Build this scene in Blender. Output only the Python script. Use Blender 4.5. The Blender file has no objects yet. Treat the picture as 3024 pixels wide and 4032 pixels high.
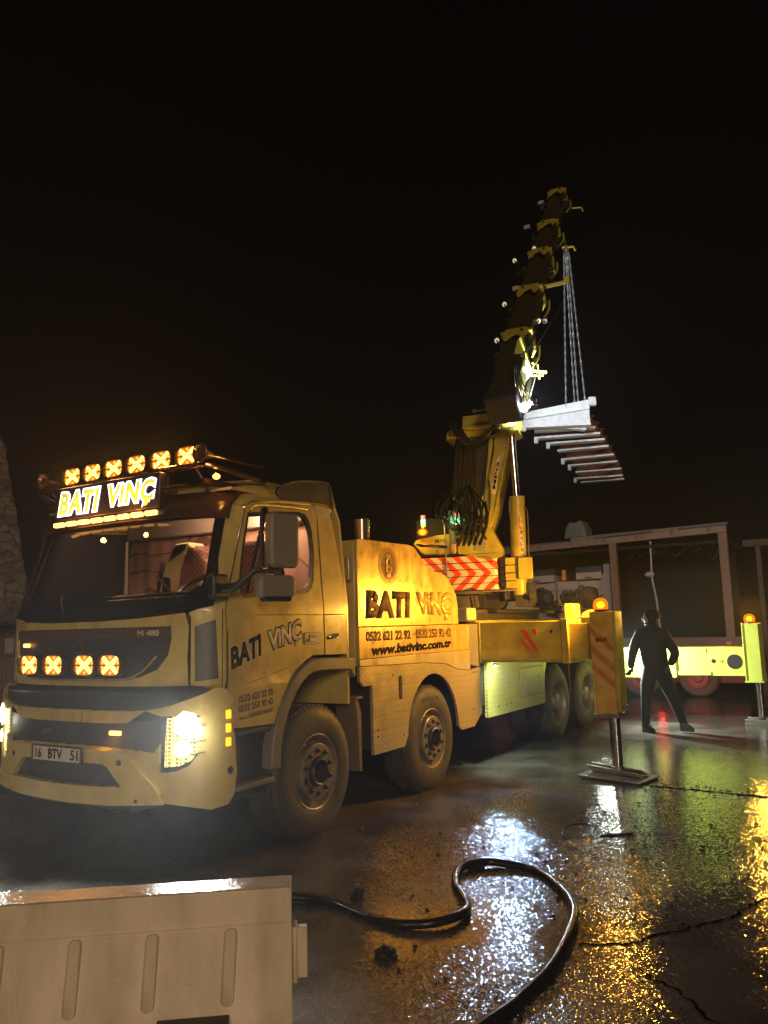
import bpy, bmesh, math, random
import numpy as np
from mathutils import Vector, Matrix
from mathutils.geometry import delaunay_2d_cdt
SC=bpy.context.scene; COL=SC.collection
R=math.radians; PI=math.pi
random.seed(7)
# ---------------------------------------------------------------- camera
CP=Vector((5.20,-5.357,1.674)); YAW,PIT,ROL,FPX=.545,.142,.027,3108.7
sy,cy=math.sin(YAW),math.cos(YAW); sp,cp=math.sin(PIT),math.cos(PIT)
fw=Vector((-sy*cp,cy*cp,sp)); rt=Vector((cy,sy,0)); up=rt.cross(fw)
r2=rt*math.cos(ROL)-up*math.sin(ROL); u2=up*math.cos(ROL)+rt*math.sin(ROL)
cd=bpy.data.cameras.new('camera'); cam=bpy.data.objects.new('camera',cd); COL.objects.link(cam)
cd.sensor_fit='VERTICAL'; cd.sensor_height=36; cd.lens=36*FPX/4032; cd.clip_start=.05; cd.clip_end=600
cam.matrix_world=Matrix(((r2.x,u2.x,-fw.x,CP.x),(r2.y,u2.y,-fw.y,CP.y),(r2.z,u2.z,-fw.z,CP.z),(0,0,0,1)))
SC.camera=cam
# ---------------------------------------------------------------- world, faint night light
SC.view_settings.view_transform='Standard'; SC.view_settings.look='None'
SC.view_settings.exposure=0; SC.view_settings.gamma=1
SC.cycles.use_denoising=True
SC.cycles.max_bounces=6; SC.cycles.diffuse_bounces=2; SC.cycles.glossy_bounces=3; SC.cycles.transmission_bounces=4
SC.cycles.transparent_max_bounces=8; SC.cycles.volume_bounces=0
SC.cycles.caustics_reflective=False; SC.cycles.caustics_refractive=False
SC.cycles.sample_clamp_indirect=3; SC.cycles.sample_clamp_direct=0
w=bpy.data.worlds.new('World'); SC.world=w; w.use_nodes=True
nt=w.node_tree; bg=nt.nodes['Background']
bg.inputs[0].default_value=(.55,.38,.30,1); bg.inputs[1].default_value=.0014
sd=bpy.data.lights.new('night_fill','SUN'); sd.energy=.85; sd.angle=R(12); sd.color=(1,.70,.46)
so=bpy.data.objects.new('night_fill',sd); COL.objects.link(so)
so.rotation_euler=Vector((-.60,.80,-.24)).to_track_quat('-Z','Y').to_euler()
def lamp(name,kind,loc,power,color,size=.05,aim=None,spot=120,blend=.6,parent=None):
    d=bpy.data.lights.new(name,kind); d.energy=power; d.color=color
    if kind in('POINT','SPOT'): d.shadow_soft_size=size
    if kind=='SPOT': d.spot_size=R(spot); d.spot_blend=blend
    if kind=='AREA': d.size=size
    o=bpy.data.objects.new(name,d); COL.objects.link(o)
    q=Vector(aim).to_track_quat('-Z','Y').to_matrix().to_4x4() if aim else Matrix()
    o.matrix_world=Matrix.Translation(loc)@q
    if parent is not None:
        o.parent=parent; o.matrix_parent_inverse=WM[parent.name].inverted()
    return o
# ---------------------------------------------------------------- helpers
WM={}
def cdt(loops):
    """triangles (indices into the joined loops) of a polygon with holes"""
    P=[Vector((p[0],p[1])) for l in loops for p in l]; E=[]; k=0
    for l in loops: E+=[(k+i,k+(i+1)%len(l)) for i in range(len(l))]; k+=len(l)
    v,_,f,ov,_,_=delaunay_2d_cdt(P,E,[],0,1e-6)
    def inside(x,y):
        c=False; k=0
        for l in loops:
            n=len(l)
            for i in range(n):
                a,b=P[k+i],P[k+(i+1)%n]
                if (a.y>y)!=(b.y>y) and x<(b.x-a.x)*(y-a.y)/(b.y-a.y)+a.x: c=not c
            k+=n
        return c
    out=[]
    for t in f:
        c=(v[t[0]]+v[t[1]]+v[t[2]])/3
        if inside(c.x,c.y) and all(ov[i] for i in t): out.append([ov[i][0] for i in t])
    return out
def tag(o,label=None,cat=None,group=None,kind=None):
    if label:o['label']=label
    if cat:o['category']=cat
    if group:o['group']=group
    if kind:o['kind']=kind
    return o
def thing(name,label,cat,loc,group=None,rz=0):
    o=bpy.data.objects.new(name,None); COL.objects.link(o); o.empty_display_size=.2
    M=Matrix.Translation(loc)@Matrix.Rotation(rz,4,'Z'); o.matrix_world=M; WM[o.name]=M
    return tag(o,label,cat,group)
def par(o,parent):
    if parent is not None:
        o.parent=parent; o.matrix_parent_inverse=WM[parent.name].inverted()
def link(name,bm,mat,parent=None,bev=0,smooth=35,seg=2):
    bmesh.ops.recalc_face_normals(bm,faces=bm.faces)
    me=bpy.data.meshes.new(name); bm.to_mesh(me); bm.free()
    if isinstance(mat,(list,tuple)):
        for m in mat: me.materials.append(m)
    elif mat: me.materials.append(mat)
    n=len(me.vertices)
    c=Vector((0,0,0))
    if n:
        co=np.empty(n*3); me.vertices.foreach_get('co',co); co=co.reshape(-1,3); c=Vector((co.min(0)+co.max(0))/2)
        c.z=float(co[:,2].min())
    me.transform(Matrix.Translation(-c))
    if smooth:
        me.polygons.foreach_set('use_smooth',[True]*len(me.polygons)); me.set_sharp_from_angle(angle=R(smooth))
    o=bpy.data.objects.new(name,me); COL.objects.link(o)
    M=Matrix.Translation(c); o.matrix_world=M; WM[o.name]=M; par(o,parent)
    if bev:
        b=o.modifiers.new('bevel','BEVEL'); b.width=bev; b.segments=seg; b.limit_method='ANGLE'; b.angle_limit=R(40)
    return o
I4=Matrix()
SIDE=Matrix(((0,0,1,0),(1,0,0,0),(0,1,0,0),(0,0,0,1)))      # draw in (Y,Z), depth along +X
FRONT=Matrix(((1,0,0,0),(0,0,-1,0),(0,1,0,0),(0,0,0,1)))    # draw in (X,Z), depth along -Y
def axis_mat(p,d,roll=None):
    z=Vector(d).normalized(); a=Vector(roll) if roll else (Vector((0,0,1)) if abs(z.z)<.9 else Vector((1,0,0)))
    x=a.cross(z).normalized(); y=z.cross(x)
    return Matrix(((x.x,y.x,z.x,p[0]),(x.y,y.y,z.y,p[1]),(x.z,y.z,z.z,p[2]),(0,0,0,1)))
class MB:
    def __init__(s): s.b=bmesh.new(); s.mi=0
    def _f(s,vs):
        try:
            f=s.b.faces.new(vs); f.material_index=s.mi; return f
        except ValueError: return None
    def box(s,x0,x1,y0,y1,z0,z1,M=I4):
        v=[s.b.verts.new(M@Vector(p)) for p in((x0,y0,z0),(x1,y0,z0),(x1,y1,z0),(x0,y1,z0),(x0,y0,z1),(x1,y0,z1),(x1,y1,z1),(x0,y1,z1))]
        for q in((3,2,1,0),(4,5,6,7),(0,1,5,4),(1,2,6,5),(2,3,7,6),(3,0,4,7)): s._f([v[i] for i in q])
        return s
    def hexa(s,a,b):
        a=[s.b.verts.new(Vector(p)) for p in a]; b=[s.b.verts.new(Vector(p)) for p in b]; n=len(a)
        s._f(a[::-1]); s._f(b)
        for i in range(n): s._f([a[i],a[(i+1)%n],b[(i+1)%n],b[i]])
        return s
    def prism(s,pts,d0,d1,M=I4,holes=()):
        loops=[list(pts)]+[list(h) for h in holes]
        flat=[p for l in loops for p in l]
        A=[s.b.verts.new(M@Vector((p[0],p[1],d0))) for p in flat]; B=[s.b.verts.new(M@Vector((p[0],p[1],d1))) for p in flat]
        if len(loops)==1: s._f(A[::-1]); s._f(B)
        else:
            for t in cdt(loops):
                s._f([A[i] for i in t[::-1]]); s._f([B[i] for i in t])
        k=0
        for l in loops:
            n=len(l)
            for i in range(n):
                a,b=k+i,k+(i+1)%n; s._f([A[a],A[b],B[b],B[a]])
            k+=n
        return s
    def lathe(s,prof,M=I4,n=36,ang=2*PI):
        rings=[]
        for r,z in prof:
            if r<1e-6: rings.append([s.b.verts.new(M@Vector((0,0,z)))])
            else: rings.append([s.b.verts.new(M@Vector((r*math.cos(2*PI*i/n),r*math.sin(2*PI*i/n),z))) for i in range(n)])
        for a,b in zip(rings,rings[1:]):
            for i in range(n):
                j=(i+1)%n
                if len(a)==1 and len(b)==1: continue
                if len(a)==1: s._f([a[0],b[i],b[j]])
                elif len(b)==1: s._f([a[i],a[j],b[0]])
                else: s._f([a[i],a[j],b[j],b[i]])
        return s
    def cyl(s,p0,p1,r0,r1=None,n=20):
        r1=r0 if r1 is None else r1; p0=Vector(p0); p1=Vector(p1); L=(p1-p0).length
        return s.lathe([(0,0),(r0,0),(r1,L),(0,L)],axis_mat(p0,p1-p0),n)
    def tube(s,pts,r,n=8,closed=False,sub=0):
        P=[Vector(p) for p in pts]
        if sub:
            Q=[]
            m=len(P)
            for i in range(m-1 if not closed else m):
                a,b,c,d=(P[(i-1)%m] if(closed or i>0) else P[i]),P[i],P[(i+1)%m],(P[(i+2)%m] if(closed or i+2<m) else P[(i+1)%m])
                for k in range(sub):
                    t=k/sub; Q.append(.5*((2*b)+(c-a)*t+(2*a-5*b+4*c-d)*t*t+(-a+3*b-3*c+d)*t**3))
            if not closed: Q.append(P[-1])
            P=Q
        m=len(P); rings=[]; pn=None
        for i in range(m):
            if closed: t=P[(i+1)%m]-P[(i-1)%m]
            else: t=P[min(i+1,m-1)]-P[max(i-1,0)]
            t.normalize()
            if pn is None: pn=Vector((0,0,1)) if abs(t.z)<.9 else Vector((1,0,0))
            pn=(pn-t*pn.dot(t)).normalized(); q=t.cross(pn)
            rr=r[i*len(r)//m] if isinstance(r,(list,tuple)) else r
            rings.append([s.b.verts.new(P[i]+pn*rr*math.cos(2*PI*k/n)+q*rr*math.sin(2*PI*k/n)) for k in range(n)])
        for i in range(m if closed else m-1):
            a,b=rings[i],rings[(i+1)%m]
            for k in range(n): s._f([a[k],a[(k+1)%n],b[(k+1)%n],b[k]])
        if not closed: s._f(rings[0][::-1]); s._f(rings[-1])
        return s
    def ball(s,c,r,sx=1,sy=1,sz=1,n=14):
        M=Matrix.Translation(c)@Matrix.Diagonal((r*sx,r*sy,r*sz,1))
        return s.lathe([(math.sin(PI*i/8),-math.cos(PI*i/8)) for i in range(9)],M,n)
    def out(s,name,mat,parent=None,bev=0,smooth=35,seg=2): return link(name,s.b,mat,parent,bev,smooth,seg)
def rrect(x0,x1,y0,y1,r,n=4):
    o=[]
    for cx,cy_,a in((x1-r,y1-r,0),(x0+r,y1-r,90),(x0+r,y0+r,180),(x1-r,y0+r,270)):
        for i in range(n+1): t=R(a+90*i/n); o.append((cx+r*math.cos(t),cy_+r*math.sin(t)))
    return o
def circ(cx,cy_,r,n=24,ry=None): return [(cx+r*math.cos(2*PI*i/n),cy_+(ry or r)*math.sin(2*PI*i/n)) for i in range(n)]
def text(s,name,quad,M,depth,mat,parent,off=0.0,shear=0,spacing=1.0,lift=0.0,bb=None,ret=False):
    """lettering warped into a quad (bl,br,tr,tl) of the drawing plane M"""
    cu=bpy.data.curves.new('t','FONT'); cu.body=s; cu.offset=off; cu.shear=shear; cu.space_character=spacing; cu.resolution_u=3
    ob=bpy.data.objects.new('t',cu); COL.objects.link(ob)
    dg=bpy.context.evaluated_depsgraph_get(); me=bpy.data.meshes.new_from_object(ob.evaluated_get(dg))
    bm=bmesh.new(); bm.from_mesh(me); bpy.data.objects.remove(ob); bpy.data.meshes.remove(me)
    xs=[v.co.x for v in bm.verts]; ys=[v.co.y for v in bm.verts]
    b=bb or (min(xs),max(xs),min(ys),max(ys))
    bl,br,tr,tl=[Vector(q) for q in quad]
    def mp(x,y):
        u=(x-b[0])/(b[1]-b[0]); v=(y-b[2])/(b[3]-b[2])
        return (bl*(1-u)+br*u)*(1-v)+(tl*(1-u)+tr*u)*v
    bmesh.ops.remove_doubles(bm,verts=bm.verts,dist=1e-5)
    ext=bmesh.ops.extrude_face_region(bm,geom=bm.faces[:])
    top={e for e in ext['geom'] if isinstance(e,bmesh.types.BMVert)}
    for v in bm.verts:
        p=mp(v.co.x,v.co.y); v.co=M@Vector((p.x,p.y,lift+(depth if v in top else 0)))
    o=link(name,bm,mat,parent,0,0)
    return (o,b) if ret else o
# ---------------------------------------------------------------- materials
def mat(name,col,rough=.5,metal=0,coat=0,em=None,es=0,nz=None,bump=None,trans=0,rv=0,spec=.5,wet=None,alpha=1):
    """nz=(scale,amount,darker colour), bump=(scale,strength)"""
    m=bpy.data.materials.new(name); m.use_nodes=True; t=m.node_tree; N=t.nodes; L=t.links; b=N['Principled BSDF']
    c=tuple(col)+(1,); b.inputs['Base Color'].default_value=c; b.inputs['Roughness'].default_value=rough; b.inputs['Metallic'].default_value=metal
    b.inputs['Coat Weight'].default_value=coat; b.inputs['Coat Roughness'].default_value=.08; b.inputs['Specular IOR Level'].default_value=spec
    b.inputs['Transmission Weight'].default_value=trans; b.inputs['Alpha'].default_value=alpha
    if em: b.inputs['Emission Color'].default_value=tuple(em)+(1,); b.inputs['Emission Strength'].default_value=es
    tc=N.new('ShaderNodeTexCoord')
    def noise(sc,det=4,vec=None,st=None):
        n=N.new('ShaderNodeTexNoise'); n.inputs['Scale'].default_value=sc; n.inputs['Detail'].default_value=det
        if st:
            mp=N.new('ShaderNodeMapping'); mp.inputs['Scale'].default_value=st; L.new(tc.outputs['Object'],mp.inputs[0]); L.new(mp.outputs[0],n.inputs['Vector'])
        else: L.new(tc.outputs['Object'],n.inputs['Vector'])
        return n
    if nz:
        n=noise(nz[0],5,st=nz[3] if len(nz)>3 else None); r=N.new('ShaderNodeValToRGB'); r.color_ramp.elements[0].position=.38; r.color_ramp.elements[1].position=.68
        r.color_ramp.elements[0].color=(0,0,0,1); r.color_ramp.elements[1].color=(nz[1],)*3+(1,)
        mx=N.new('ShaderNodeMix'); mx.data_type='RGBA'; mx.inputs[6].default_value=c; mx.inputs[7].default_value=tuple(nz[2])+(1,)
        L.new(n.outputs[0],r.inputs[0]); L.new(r.outputs[0],mx.inputs[0]); L.new(mx.outputs[2],b.inputs['Base Color'])
    if rv:
        n=noise(6,4); mr=N.new('ShaderNodeMapRange'); mr.inputs[3].default_value=max(0,rough-rv); mr.inputs[4].default_value=rough+rv
        mr.inputs[1].default_value=.3; mr.inputs[2].default_value=.7
        L.new(n.outputs[0],mr.inputs[0]); L.new(mr.outputs[0],b.inputs['Roughness'])
    if bump:
        n=noise(bump[0],3,st=bump[2] if len(bump)>2 else None); bp=N.new('ShaderNodeBump'); bp.inputs['Strength'].default_value=bump[1]; bp.inputs['Distance'].default_value=.01
        L.new(n.outputs[0],bp.inputs['Height']); L.new(bp.outputs[0],b.inputs['Normal'])
    return m
YC=(.56,.435,.125)
M_Y=mat('yellow_paint',YC,.30,0,.30,nz=(1.4,.45,(.36,.27,.12),(5,5,1.6)),rv=.1,bump=(160,.05))
M_Y2=mat('crane_yellow_paint',(.48,.41,.045),.36,0,.2,nz=(5,.8,(.26,.20,.05)),rv=.1,bump=(60,.06))
M_YP=mat('wet_yellow_panel',(.60,.42,.09),.34,.25,.1,nz=(1.0,.75,(.42,.27,.06),(9,9,1.3)),rv=.13,bump=(1.0,.12,(30,30,5)))
M_ALU_P=mat('brushed_aluminium',(.55,.48,.26),.38,.5,0,nz=(3,.5,(.35,.32,.24)),rv=.1)
M_BLK=mat('black_plastic',(.018,.018,.020),.45,rv=.1,bump=(80,.1))
M_GRY=mat('dark_grey_grille',(.045,.042,.045),.5,rv=.1)
M_MIR=mat('mirror_housing',(.24,.21,.15),.5,rv=.1,bump=(90,.08))
M_CHR=mat('chrome',(.75,.75,.78),.14,1)
M_STL=mat('worn_steel',(.30,.29,.28),.42,.8,nz=(12,.6,(.16,.12,.09)),rv=.12)
M_ROD=mat('polished_steel_rod',(.62,.64,.68),.16,1)
M_RUB=mat('tyre_rubber',(.060,.056,.050),.62,nz=(9,.7,(.030,.028,.026)),bump=(120,.15),rv=.14)
M_RIM=mat('painted_rim',(.22,.20,.17),.45,.3,nz=(9,.6,(.10,.09,.08)),rv=.1)
M_HUB=mat('dark_hub',(.08,.075,.07),.35,.6)
M_RED=mat('red_reflective',(.70,.06,.02),.35,nz=(9,.4,(.4,.04,.02)))
M_WHT=mat('white_reflective',(.72,.62,.45),.4,nz=(9,.4,(.45,.38,.28)))
M_TXD=mat('dark_lettering',(.010,.010,.018),.7,spec=.08)
M_TXS=mat('silver_lettering',(.78,.68,.44),.55,0,spec=.25,nz=(20,.5,(.5,.42,.25)))
M_TXO=mat('brown_lettering',(.13,.055,.018),.6,nz=(14,.8,(.30,.16,.04)),spec=.25)
M_GLS=None
def glass(name,tint,refl,rough=.03):
    m=bpy.data.materials.new(name); m.use_nodes=True; t=m.node_tree; N=t.nodes; L=t.links; N.clear()
    o=N.new('ShaderNodeOutputMaterial'); tr=N.new('ShaderNodeBsdfTransparent'); gl=N.new('ShaderNodeBsdfGlossy'); mx=N.new('ShaderNodeMixShader'); fr=N.new('ShaderNodeMapRange'); lw=N.new('ShaderNodeLayerWeight'); pw=N.new('ShaderNodeMath'); pw.operation='POWER'; pw.inputs[1].default_value=5
    tr.inputs[0].default_value=tuple(tint)+(1,); gl.inputs['Roughness'].default_value=rough; gl.inputs[0].default_value=(refl,)*3+(1,)
    lw.inputs[0].default_value=.5; L.new(lw.outputs['Facing'],pw.inputs[0]); L.new(pw.outputs[0],fr.inputs[0]); fr.inputs[3].default_value=.045; fr.inputs[4].default_value=.9
    L.new(fr.outputs[0],mx.inputs[0]); L.new(tr.outputs[0],mx.inputs[1]); L.new(gl.outputs[0],mx.inputs[2]); L.new(mx.outputs[0],o.inputs[0])
    return m
M_WS=glass('windscreen_glass',(.80,.78,.76),.9)
M_LENS=glass('clear_lens',(.92,.92,.9),1)
M_AMB=mat('amber_light',(.9,.4,.02),.3,em=(1,.42,.04),es=2.2)
M_AMBX=mat('bright_amber_led',(1,.7,.2),.3,em=(1,.45,.09),es=5)
M_STRB=mat('amber_strobe',(1,.7,.2),.3,em=(1,.40,.10),es=4)
M_AMBL=mat('amber_lens',(.8,.30,.01),.12,em=(1,.24,.004),es=.55)
M_BCN=mat('beacon_glow',(1,.6,.1),.3,em=(1,.36,.03),es=16)
def tinted(name,tint,em,es,fac):
    m=bpy.data.materials.new(name); m.use_nodes=True; t=m.node_tree; N=t.nodes; L=t.links; N.clear()
    o=N.new('ShaderNodeOutputMaterial'); tr=N.new('ShaderNodeBsdfTransparent'); e=N.new('ShaderNodeEmission'); mx=N.new('ShaderNodeMixShader')
    tr.inputs[0].default_value=tuple(tint)+(1,); e.inputs[0].default_value=tuple(em)+(1,); e.inputs[1].default_value=es; mx.inputs[0].default_value=fac
    L.new(tr.outputs[0],mx.inputs[1]); L.new(e.outputs[0],mx.inputs[2]); L.new(mx.outputs[0],o.inputs[0]); return m
M_BDOME=tinted('beacon_dome',(1,.55,.12),(1,.25,.006),1.5,.55)
M_HL=mat('headlight_led',(1,1,.95),.2,em=(1,.96,.85),es=14)
M_DRL=mat('headlight_reflector',(.8,.75,.5),.25,.6,em=(1,.80,.30),es=.35)
M_IND=mat('amber_indicator',(1,.5,.02),.3,em=(1,.52,.01),es=1.6)
M_SW=mat('sign_white_led',(1,1,1),.3,em=(.80,.88,1),es=3.0)
M_SY=mat('sign_yellow_led',(1,.8,.1),.3,em=(.80,.58,.04),es=1.0)
M_GRN=mat('green_signal',(.1,.8,.5),.3,em=(.03,1,.55),es=3.2)
M_SRD=mat('red_signal',(.8,.1,.1),.3,em=(1,.12,.10),es=.75)
M_SAM=mat('amber_signal',(.9,.6,.1),.3,em=(1,.7,.12),es=.8)
M_WL=mat('work_light_led',(1,1,1),.3,em=(.78,.90,1),es=30)
M_WLd=mat('lit_work_lamp',(.8,.9,1),.3,em=(.75,.92,.85),es=3)
def checker_plate(name,col):
    m=mat(name,col,.36,.55,rv=.08); t=m.node_tree; N=t.nodes; L=t.links; b=N['Principled BSDF']
    tc=N.new('ShaderNodeTexCoord'); sx=N.new('ShaderNodeSeparateXYZ'); L.new(tc.outputs['Object'],sx.inputs[0])
    def mth(op,a,b_=None):
        n=N.new('ShaderNodeMath'); n.operation=op
        for i,v in enumerate((a,b_)):
            if v is None: continue
            if isinstance(v,(int,float)): n.inputs[i].default_value=v
            else: L.new(v,n.inputs[i])
        return n.outputs[0]
    y,z=sx.outputs[1],sx.outputs[2]; k=150.
    a=mth('SINE',mth('MULTIPLY',mth('ADD',y,z),k)); c=mth('SINE',mth('MULTIPLY',mth('SUBTRACT',y,z),k))
    # alternate short raised bars
    h=mth('MAXIMUM',mth('SUBTRACT',mth('MULTIPLY',a,mth('SINE',mth('MULTIPLY',y,k*.33))),.30),mth('SUBTRACT',mth('MULTIPLY',c,mth('SINE',mth('MULTIPLY',z,k*.33))),.30))
    h=mth('MINIMUM',mth('MAXIMUM',h,0),.35)
    bp=N.new('ShaderNodeBump'); bp.inputs['Strength'].default_value=1; bp.inputs['Distance'].default_value=.03; L.new(h,bp.inputs['Height']); L.new(bp.outputs[0],b.inputs['Normal'])
    return m
M_CHK=checker_plate('checker_plate',(.60,.49,.25))
M_CHKR=checker_plate('rear_checker_plate',(.62,.56,.16))
HAZE=0.0030
# ---------------------------------------------------------------- ground
def ground_mat(name,c0,c1,r0,r1,bs,fine=110,pscale=.42,yb=1e6):
    m=bpy.data.materials.new(name); m.use_nodes=True; t=m.node_tree; N=t.nodes; L=t.links; b=N['Principled BSDF']
    tc=N.new('ShaderNodeTexCoord')
    def noise(sc,det,dist=0):
        n=N.new('ShaderNodeTexNoise'); n.inputs['Scale'].default_value=sc; n.inputs['Detail'].default_value=det; n.inputs['Distortion'].default_value=dist; L.new(tc.outputs['Object'],n.inputs['Vector']); return n.outputs[0]
    def mr(x,a,b_,c,d):
        n=N.new('ShaderNodeMapRange'); n.interpolation_type='SMOOTHSTEP'
        for i,v in enumerate((a,b_,c,d)): n.inputs[i+1].default_value=v
        L.new(x,n.inputs[0]); return n.outputs[0]
    pud=mr(noise(pscale,4,.6),.38,.58,0,1)
    sx=N.new('ShaderNodeSeparateXYZ'); L.new(tc.outputs['Object'],sx.inputs[0])
    ym=N.new('ShaderNodeMath'); ym.operation='MULTIPLY_ADD'; ym.inputs[1].default_value=2.4; L.new(noise(.6,3),ym.inputs[0]); L.new(sx.outputs[1],ym.inputs[2])
    mxm=N.new('ShaderNodeMath'); mxm.operation='MAXIMUM'; L.new(pud,mxm.inputs[0]); L.new(mr(ym.outputs[0],yb,yb+1.6,0,1),mxm.inputs[1]); pud=mxm.outputs[0]
    blot=mr(noise(1.7,6,.3),.35,.7,0,1); fn=noise(fine,4)
    mx=N.new('ShaderNodeMix'); mx.data_type='RGBA'; mx.inputs[6].default_value=c0+(1,); mx.inputs[7].default_value=c1+(1,); L.new(blot,mx.inputs[0])
    sp=mr(fn,.3,.7,.75,1.3); mu=N.new('ShaderNodeMix'); mu.data_type='RGBA'; mu.blend_type='MULTIPLY'; mu.inputs[0].default_value=1
    cb=N.new('ShaderNodeCombineColor'); 
    for i in range(3): L.new(sp,cb.inputs[i])
    L.new(mx.outputs[2],mu.inputs[6]); L.new(cb.outputs[0],mu.inputs[7]); L.new(mu.outputs[2],b.inputs['Base Color'])
    L.new(mr(pud,0,1,r1,r0),b.inputs['Roughness'])
    geo=N.new('ShaderNodeNewGeometry')
    def vm(op,a,c):
        n=N.new('ShaderNodeVectorMath'); n.operation=op
        for i,x in enumerate((a,c)):
            if x is None: continue
            if isinstance(x,tuple): n.inputs[i].default_value=x
            else: L.new(x,n.inputs[i])
        return n.outputs[0]
    def facet(sc,amp):
        v=N.new('ShaderNodeTexVoronoi'); v.inputs['Scale'].default_value=sc; L.new(tc.outputs['Object'],v.inputs['Vector'])
        return vm('MULTIPLY',vm('SUBTRACT',v.outputs['Color'],(.5,.5,.5)),(amp,amp,0))
    # rain-wet grit: every grain is a little tilted facet, calmer where a film of water lies
    tilt=vm('ADD',facet(fine*1.9,bs*.36),facet(fine*.6,bs*.20))
    sc=N.new('ShaderNodeVectorMath'); sc.operation='SCALE'; L.new(tilt,sc.inputs[0]); L.new(mr(pud,0,1,1,.36),sc.inputs['Scale'])
    nn=vm('NORMALIZE',vm('ADD',geo.outputs['Normal'],sc.outputs[0]),None)
    b2=N.new('ShaderNodeBump'); b2.inputs['Distance'].default_value=.02; b2.inputs['Strength'].default_value=.12; L.new(noise(7,5),b2.inputs['Height']); L.new(nn,b2.inputs['Normal'])
    L.new(b2.outputs[0],b.inputs['Normal']); b.inputs['Specular IOR Level'].default_value=.75
    return m
M_GND=ground_mat('wet_asphalt',(.045,.036,.030),(.065,.055,.045),.10,.24,.25)
M_SLAB=ground_mat('wet_concrete',(.065,.056,.048),(.15,.138,.125),.085,.14,.95,105,.42,2.0)
M_DIRT=mat('mud',(.022,.016,.012),.6,bump=(40,.5),spec=.3)
M_CRK=mat('crack_dark',(.006,.005,.004),1,spec=0)
g=MB(); g.prism([(-260,-260),(260,-260),(260,260),(-260,260)],-.3,0); tag(g.out('ground',M_GND,smooth=0),kind='structure')
g=MB(); g.prism([(-7.5,-9),(9.5,-9),(9.5,7.85),(3.71,8.08),(1.5,8.16),(-7.5,8.3)],-.004,.004); tag(g.out('concrete_slab',M_SLAB,smooth=0),kind='structure')
def crack(pts,wd,name='ground_crack'):
    rnd=random.Random(len(pts)*13+int(pts[0][0]*100)); P=[]
    for (a,b) in zip(pts,pts[1:]):
        a,b=Vector(a),Vector(b); n=max(3,int((b-a).length/.035))
        for i in range(n):
            q=a.lerp(b,i/n); d=(b-a).normalized(); P.append((q+Vector((-d.y,d.x))*rnd.uniform(-1,1)*.018,rnd.uniform(.3,1)*wd,d))
    b=MB(); A=[b.b.verts.new((p.x-d.y*w_,p.y+d.x*w_,.008)) for p,w_,d in P]; B=[b.b.verts.new((p.x+d.y*w_,p.y-d.x*w_,.008)) for p,w_,d in P]
    for i in range(len(P)-1): b._f([A[i],B[i],B[i+1],A[i+1]])
    tag(b.out(name,M_CRK,smooth=0),kind='structure')
crack([(3.74,-1.12),(3.95,-1.02),(4.17,-.68),(4.35,-.42),(4.52,.08),(4.9,.5)],.013)
crack([(4.08,-1.26),(4.17,-1.36),(4.28,-1.40),(4.45,-1.62),(4.7,-1.7)],.010)
crack([(3.15,3.02),(3.6,3.0),(3.95,2.96),(4.6,2.90)],.030)
crack([(3.3,1.0),(3.7,1.25),(4.3,1.35),(5.2,1.6)],.005)
# mud crumbs and gravel lying on the wet slab
rnd=random.Random(3); b=MB()
for i in range(520):
    k=rnd.random()
    if k<.5: x=rnd.gauss(3.3,.8); y=rnd.gauss(.6,1.1)
    elif k<.75: x=rnd.uniform(2,5); y=rnd.uniform(-2.5,3)
    else: x=3.3+rnd.uniform(-.3,1.2); y=3.0+rnd.gauss(0,.12)
    r_=rnd.choice((.005,.006,.008,.011,.017))*rnd.uniform(.6,1.3)
    M=Matrix.Translation((x,y,.004+r_*.35))@Matrix.Rotation(rnd.random()*6,4,'Z')@Matrix.Diagonal((r_*1.4,r_,r_*.6,1))
    vs=[b.b.verts.new(M@Vector(p)) for p in((1,0,0),(.3,.9,.1),(-.8,.6,0),(-.9,-.5,.1),(.2,-1,0),(0,0,1))]
    for q in((0,1,5),(1,2,5),(2,3,5),(3,4,5),(4,0,5)): b._f([vs[j] for j in q])
tag(b.out('gravel',M_DIRT,smooth=0),'dark mud crumbs and grit scattered over the wet concrete',kind='stuff')
def lump(name,x,y,s,label,h=1,seed=1):
    rr=random.Random(seed); b=bmesh.new(); bmesh.ops.create_icosphere(b,subdivisions=3,radius=1)
    for v in b.verts:
        n=v.co.normalized(); k=1+.28*math.sin(n.x*5+seed)*math.sin(n.y*6)+.12*math.sin(n.z*13+n.x*9)
        v.co=Vector((n.x*k*s*1.2,n.y*k*s,max(-.3*s,n.z*k*s*h)))+Vector((x,y,.3*s))
    return tag(link(name,b,M_DIRT,None),label,'rock','clods of mud on the wet yard')
lump('clod',2.93,-1.71,.042,'dark clod of mud lying inside the hose curve near the barrier',1.0,3)
lump('clod',2.33,-1.06,.035,'small dark clod on the ground behind the hose, beside the barrier',1.5,5)
lump('clod',2.72,-.18,.05,'flat lump of mud touching the far bend of the hose',.45,8)
b=MB(); pts=[(3.08+.10*math.cos(t*.35)*(1+t*.02),.95+.16*math.sin(t*.35),.02+.03*math.sin(t*.3)) for t in range(19)]+[(3.25,1.0,.01),(3.45,1.15,.01)]
b.tube(pts,.006,6); tag(b.out('wire_loop',M_BLK),'thin bent wire loop lying on wet concrete amid the grit','wire')
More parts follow.
